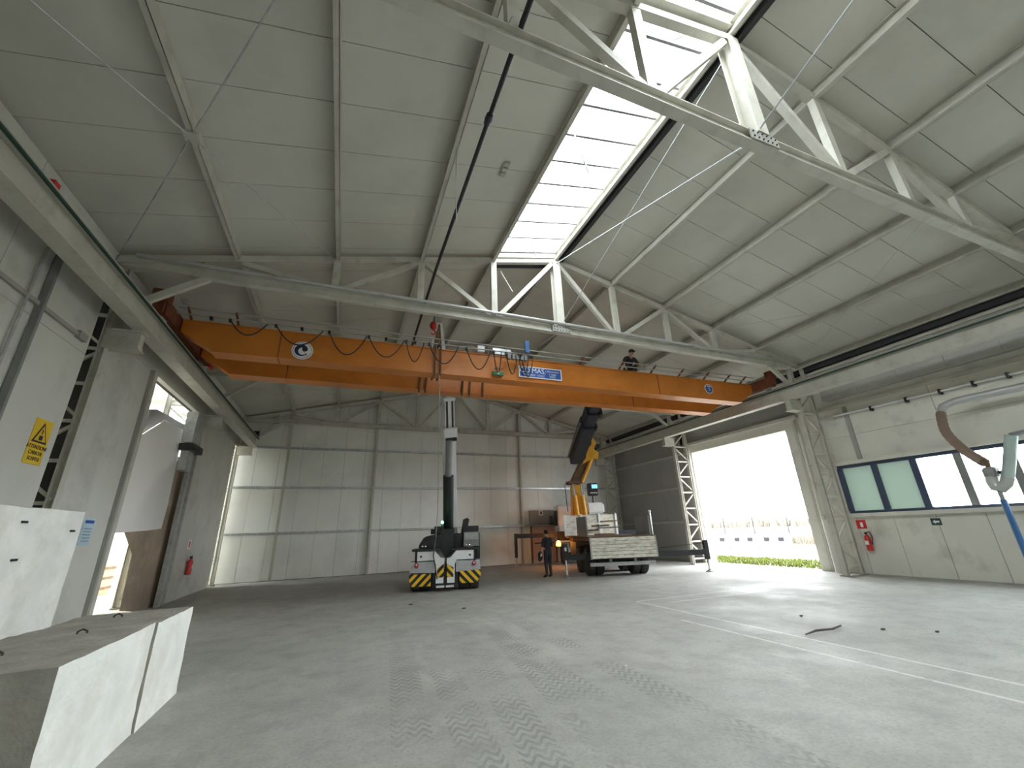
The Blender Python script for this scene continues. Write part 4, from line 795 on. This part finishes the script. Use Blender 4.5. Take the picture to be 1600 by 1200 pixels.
# ------------------------------------------------------------------ bracing rods, conduits and hanging rods under the roof
def rod(name, label, pts, r=.014, m='galv', cat='tie rod', group=None): return tag(B().tube(pts, r, 6).build(name, m, smooth=True), label, cat, group)
rod('bracing_rod', 'thin ridge bracing rod rising from the nearest truss towards the skylight end', [(XC, YT[2], 7.45), (XC, YT[3], ZR-.08)], group='ridge bracing rods')
rod('bracing_rod', 'thin ridge bracing rod falling from the skylight edge to the second truss', [(XC+.1, YT[2], ZR-.08), (XC+.1, YT[3]-.03, 7.60)], group='ridge bracing rods')
rod('bracing_rod', 'thin ridge bracing rod coming down to the nearest truss from overhead', [(XC-.06, YT[1], ZR-.08), (XC-.06, YT[2]-.03, 7.47)], group='ridge bracing rods')
rod('bracing_rod', 'thin bracing rod from the second truss down behind the orange crane', [(XC, YT[3], 7.3), (XC-.2, 10.6, 7.25)], group='ridge bracing rods')
rb = thing('roof_bracing', 'crossed roof bracing rods with turnbuckles in the left roof slope', 'roof bracing', (-2.7, 6, 7.7), group='roof bracing')
cx, cyy = -2.77, 6.2; cz = zn(cx)-.03
for sx_, sy_ in ((1, 1), (1, -1), (-1, 1), (-1, -1)):
    ex, ey = cx+sx_*2.05, cyy+sy_*3.3; e_ = V((ex, ey, zn(ex)-.03)); c0 = V((cx, cyy, cz))
    B().tube([c0, e_], .011, 6).build('rod', 'galv', rb)
    d = (e_-c0).normalized(); B().tube([c0+d*.22, c0+d*.40], .02, 8).build('turnbuckle', 'steel', rb)
B().box(cx-.10, cx+.10, cyy-.10, cyy+.10, cz-.015, cz+.015).build('gusset', 'steel', rb)
rb2 = thing('roof_bracing', 'thin crossed bracing rods in the right roof slope', 'roof bracing', (13, 6, 7.7), group='roof bracing')
for a, b in (((11.7, 9.5), (15.8, 3.2)), ((11.7, 3.2), (15.8, 9.5))): B().tube([(a[0], a[1], zn(a[0])-.02), (b[0], b[1], zn(b[0])-.02)], .005, 5).build('rod', 'steel', rb2)
hc = thing('overhead_conduit', 'black electrical conduit running lengthwise above the truss chords', 'conduit', (1.5, 6, 7.5))
B().tube([(1.46, -6, 7.52), (1.47, 3.4, 7.52), (1.50, 8, 7.57), (1.53, 9.6, 7.57), (1.62, 13.5, 7.48)], .035, 8).build('pipe', 'ink', hc, smooth=True)
for y in (2.4, 4.15): B().lathe([(.05, -.08), (.06, 0), (.05, .08)], (1.47, y, 7.52), (0, 1, 0), 10).build('coupling', 'navy', hc)
B().tube([(1.3, 2.9, 7.48), (1.36, 2.9, 7.66), (1.46, 2.9, 7.6), (1.50, 2.6, 7.7), (1.56, 2.2, 7.9)], .012, 6).build('loose_cable', 'ink', hc, smooth=True)
tc_ = thing('truss_conduit', 'silver conduit pipe lying along the second truss bottom chord', 'conduit', (5, YT[3]-.14, 7.5))
B().tube([(-4.5, YT[3]-.14, 7.46), (5, YT[3]-.14, 7.49), (14.6, YT[3]-.14, 7.47)], .045, 10).build('pipe', 'pipe', tc_, smooth=True)
for x in (-2, .4, 3.4, 5.7, 8, 10.5): B().box(x-.08, x+.08, YT[3]-.2, YT[3]-.02, 7.435, 7.455).build('clip', 'greyl', tc_)
for i, (a, b, s_) in enumerate((((897, 208), (920, 272), 'near the middle of'), ((822, 350), (836, 398), 'at the far end of'), ((782, 424), (801, 456), 'just past the end of'), ((1035, 2), (1068, 56), 'at the near end of'))):
    x0 = 3.75 if i != 3 else 4.6; p = at(*a, 0, x0); q_ = at(*b, 0, x0+.1)
    p.z = min(p.z, zn(x0)+.2); tag(B().tube([p, q_], .016, 6).build('hanging_rod', 'greyl', smooth=True), f'thin grey rod hanging down {s_} the skylight', 'rod', 'rods hanging from the skylight')

hr_ = at(712, 268, 0, 1.38); hr_.z = zn(1.38)+.01
tag(B().tube([hr_, at(713, 345, 0, 1.42)], .008, 5).build('hanging_rod', 'greyl'), 'thin grey rod hanging from the purlin beside the black conduit', 'rod')

# ------------------------------------------------------------------ floor debris
q = B().tube([(7.12, 5.33, .025), (7.45, 5.38, .035), (7.8, 5.34, .03), (8.18, 5.44, .025)], [.010, .018, .016, .012], 7)
tag(q.build('stick', 'stick', smooth=True), 'dark stick lying across the painted floor line', 'stick')
for px, py, s_, lb_ in ((1252, 963, .03, 'small dark scrap on the floor beyond the stick'), (725, 951, .035, 'small dark scrap on the floor in front of the mobile crane'), (642, 945, .035, 'small dark scrap on the floor left of the mobile crane'), (978, 1042, .015, 'pale chip on the floor in the foreground'), (1465, 988, .03, 'dark chip on the floor near the right wall'), (1380, 984, .035, 'dark sliver on the floor right of the stick')):
    p = at(px, py, 2, 0); tag(B().prism([(-1.4*s_, 0), (-.3*s_, -.7*s_), (1.3*s_, -.2*s_), (.8*s_, .6*s_), (-.6*s_, .7*s_)], (p.x, p.y, 0), (1, 0, 0), (0, 1, 0), (0, 0, .02)).build('floor_scrap', 'signwhite' if 'pale' in lb_ else 'stick'), lb_, 'scrap', 'scraps on the floor')

# ------------------------------------------------------------------ outside the big doorway
S(B().box(XRW+.3, 400, -150, 400, -.5, -.06).build('ground', 'ground'))
S(B().box(XRW+.3, 32, -20, 70, -.06, -.03).build('yard_paving', 'asphalt'))
def tufts(name, label, n, fx, h, m, cat, w_=.02):
    q = B()
    for i in range(n):
        x, y = fx(); hh = h*random.uniform(.5, 1.2); a = random.uniform(0, 6.28); dx, dy = math.cos(a)*w_, math.sin(a)*w_; lx, ly = random.uniform(-.3, .3)*hh, random.uniform(-.3, .3)*hh
        q.add([(x-dx, y-dy, -.04), (x+dx, y+dy, -.04), (x+lx, y+ly, hh)], [(0, 1, 2)])
    o = q.build(name, m); tag(o, label, cat); o['kind'] = 'stuff'; return o
tufts('grass_strip', 'strip of short green grass just outside the open doorway', 9000, lambda: (random.uniform(17.2, 20.6), random.uniform(8, 22.5)), .10, 'grass', 'grass')
tufts('reeds', 'dry pale reeds along the fence outside', 12000, lambda: (random.uniform(34.5, 44), random.uniform(10, 60)), .85, 'reed', 'reeds', .04)
bars = []
for i in range(7):
    y = 21.2+i*1.9; x = 27.6-(y-21.2)*.3
    t = thing('barrier_block', f'{["nearest", "second", "third", "fourth", "fifth", "sixth", "farthest"][i]} white concrete barrier block in the yard, counted from the right', 'barrier block', (x, y, -.03), R(17), group='barrier blocks in the yard')
    B().prism([(-.42, 0), (.42, 0), (.3, .35), (.2, 1.0), (-.2, 1.0), (-.3, .35)], (0, -.9, 0), (1, 0, 0), (0, 0, 1), (0, 1.8, 0)).build('block_body', 'greyl', t, world=False)
    for yy in (-.45, .45): B().box(-.33, -.22, yy-.16, yy+.16, .55, .78).build('lifting_recess', 'ink', t, world=False)
for i in range(14):
    y = 12+i*3.2; x = 34+.02*i
    t = thing('fence_post', f'{["first", "second", "third", "fourth", "fifth", "sixth", "seventh", "eighth", "ninth", "tenth", "eleventh", "twelfth", "thirteenth", "fourteenth"][i]} wire fence post from the right, beyond the yard', 'fence post', (x, y, -.06), group='fence posts beyond the yard')
    B().tube([(x, y, -.06), (x, y, 2.35)], .05, 6).build('post', 'ink', t); 
    B().bar((x, y, 2.2), (x+.02, y+3.1, 2.2), .02, .02).build('wire', 'greyl', t); B().bar((x, y, 1.2), (x+.02, y+3.1, 1.2), .015, .015).build('wire', 'greyl', t)
tufts('hedge_line', 'pale far hedge line at the edge of the field', 3000, lambda: (random.uniform(150, 160), random.uniform(-20, 320)), 3.5, 'reed', 'hedge', .9)
# rear end of the hall, behind the viewpoint, 
wf = struct('wall_front', (XC, YF, 0))
B().box(XL-.3, XRW+.3, YF-.2, YF, 0, 10.2).build('wall_panel', 'conc', wf)
S(B().box(-40, 60, -80, YF, -.5, -.05).build('forecourt', 'asphalt'))
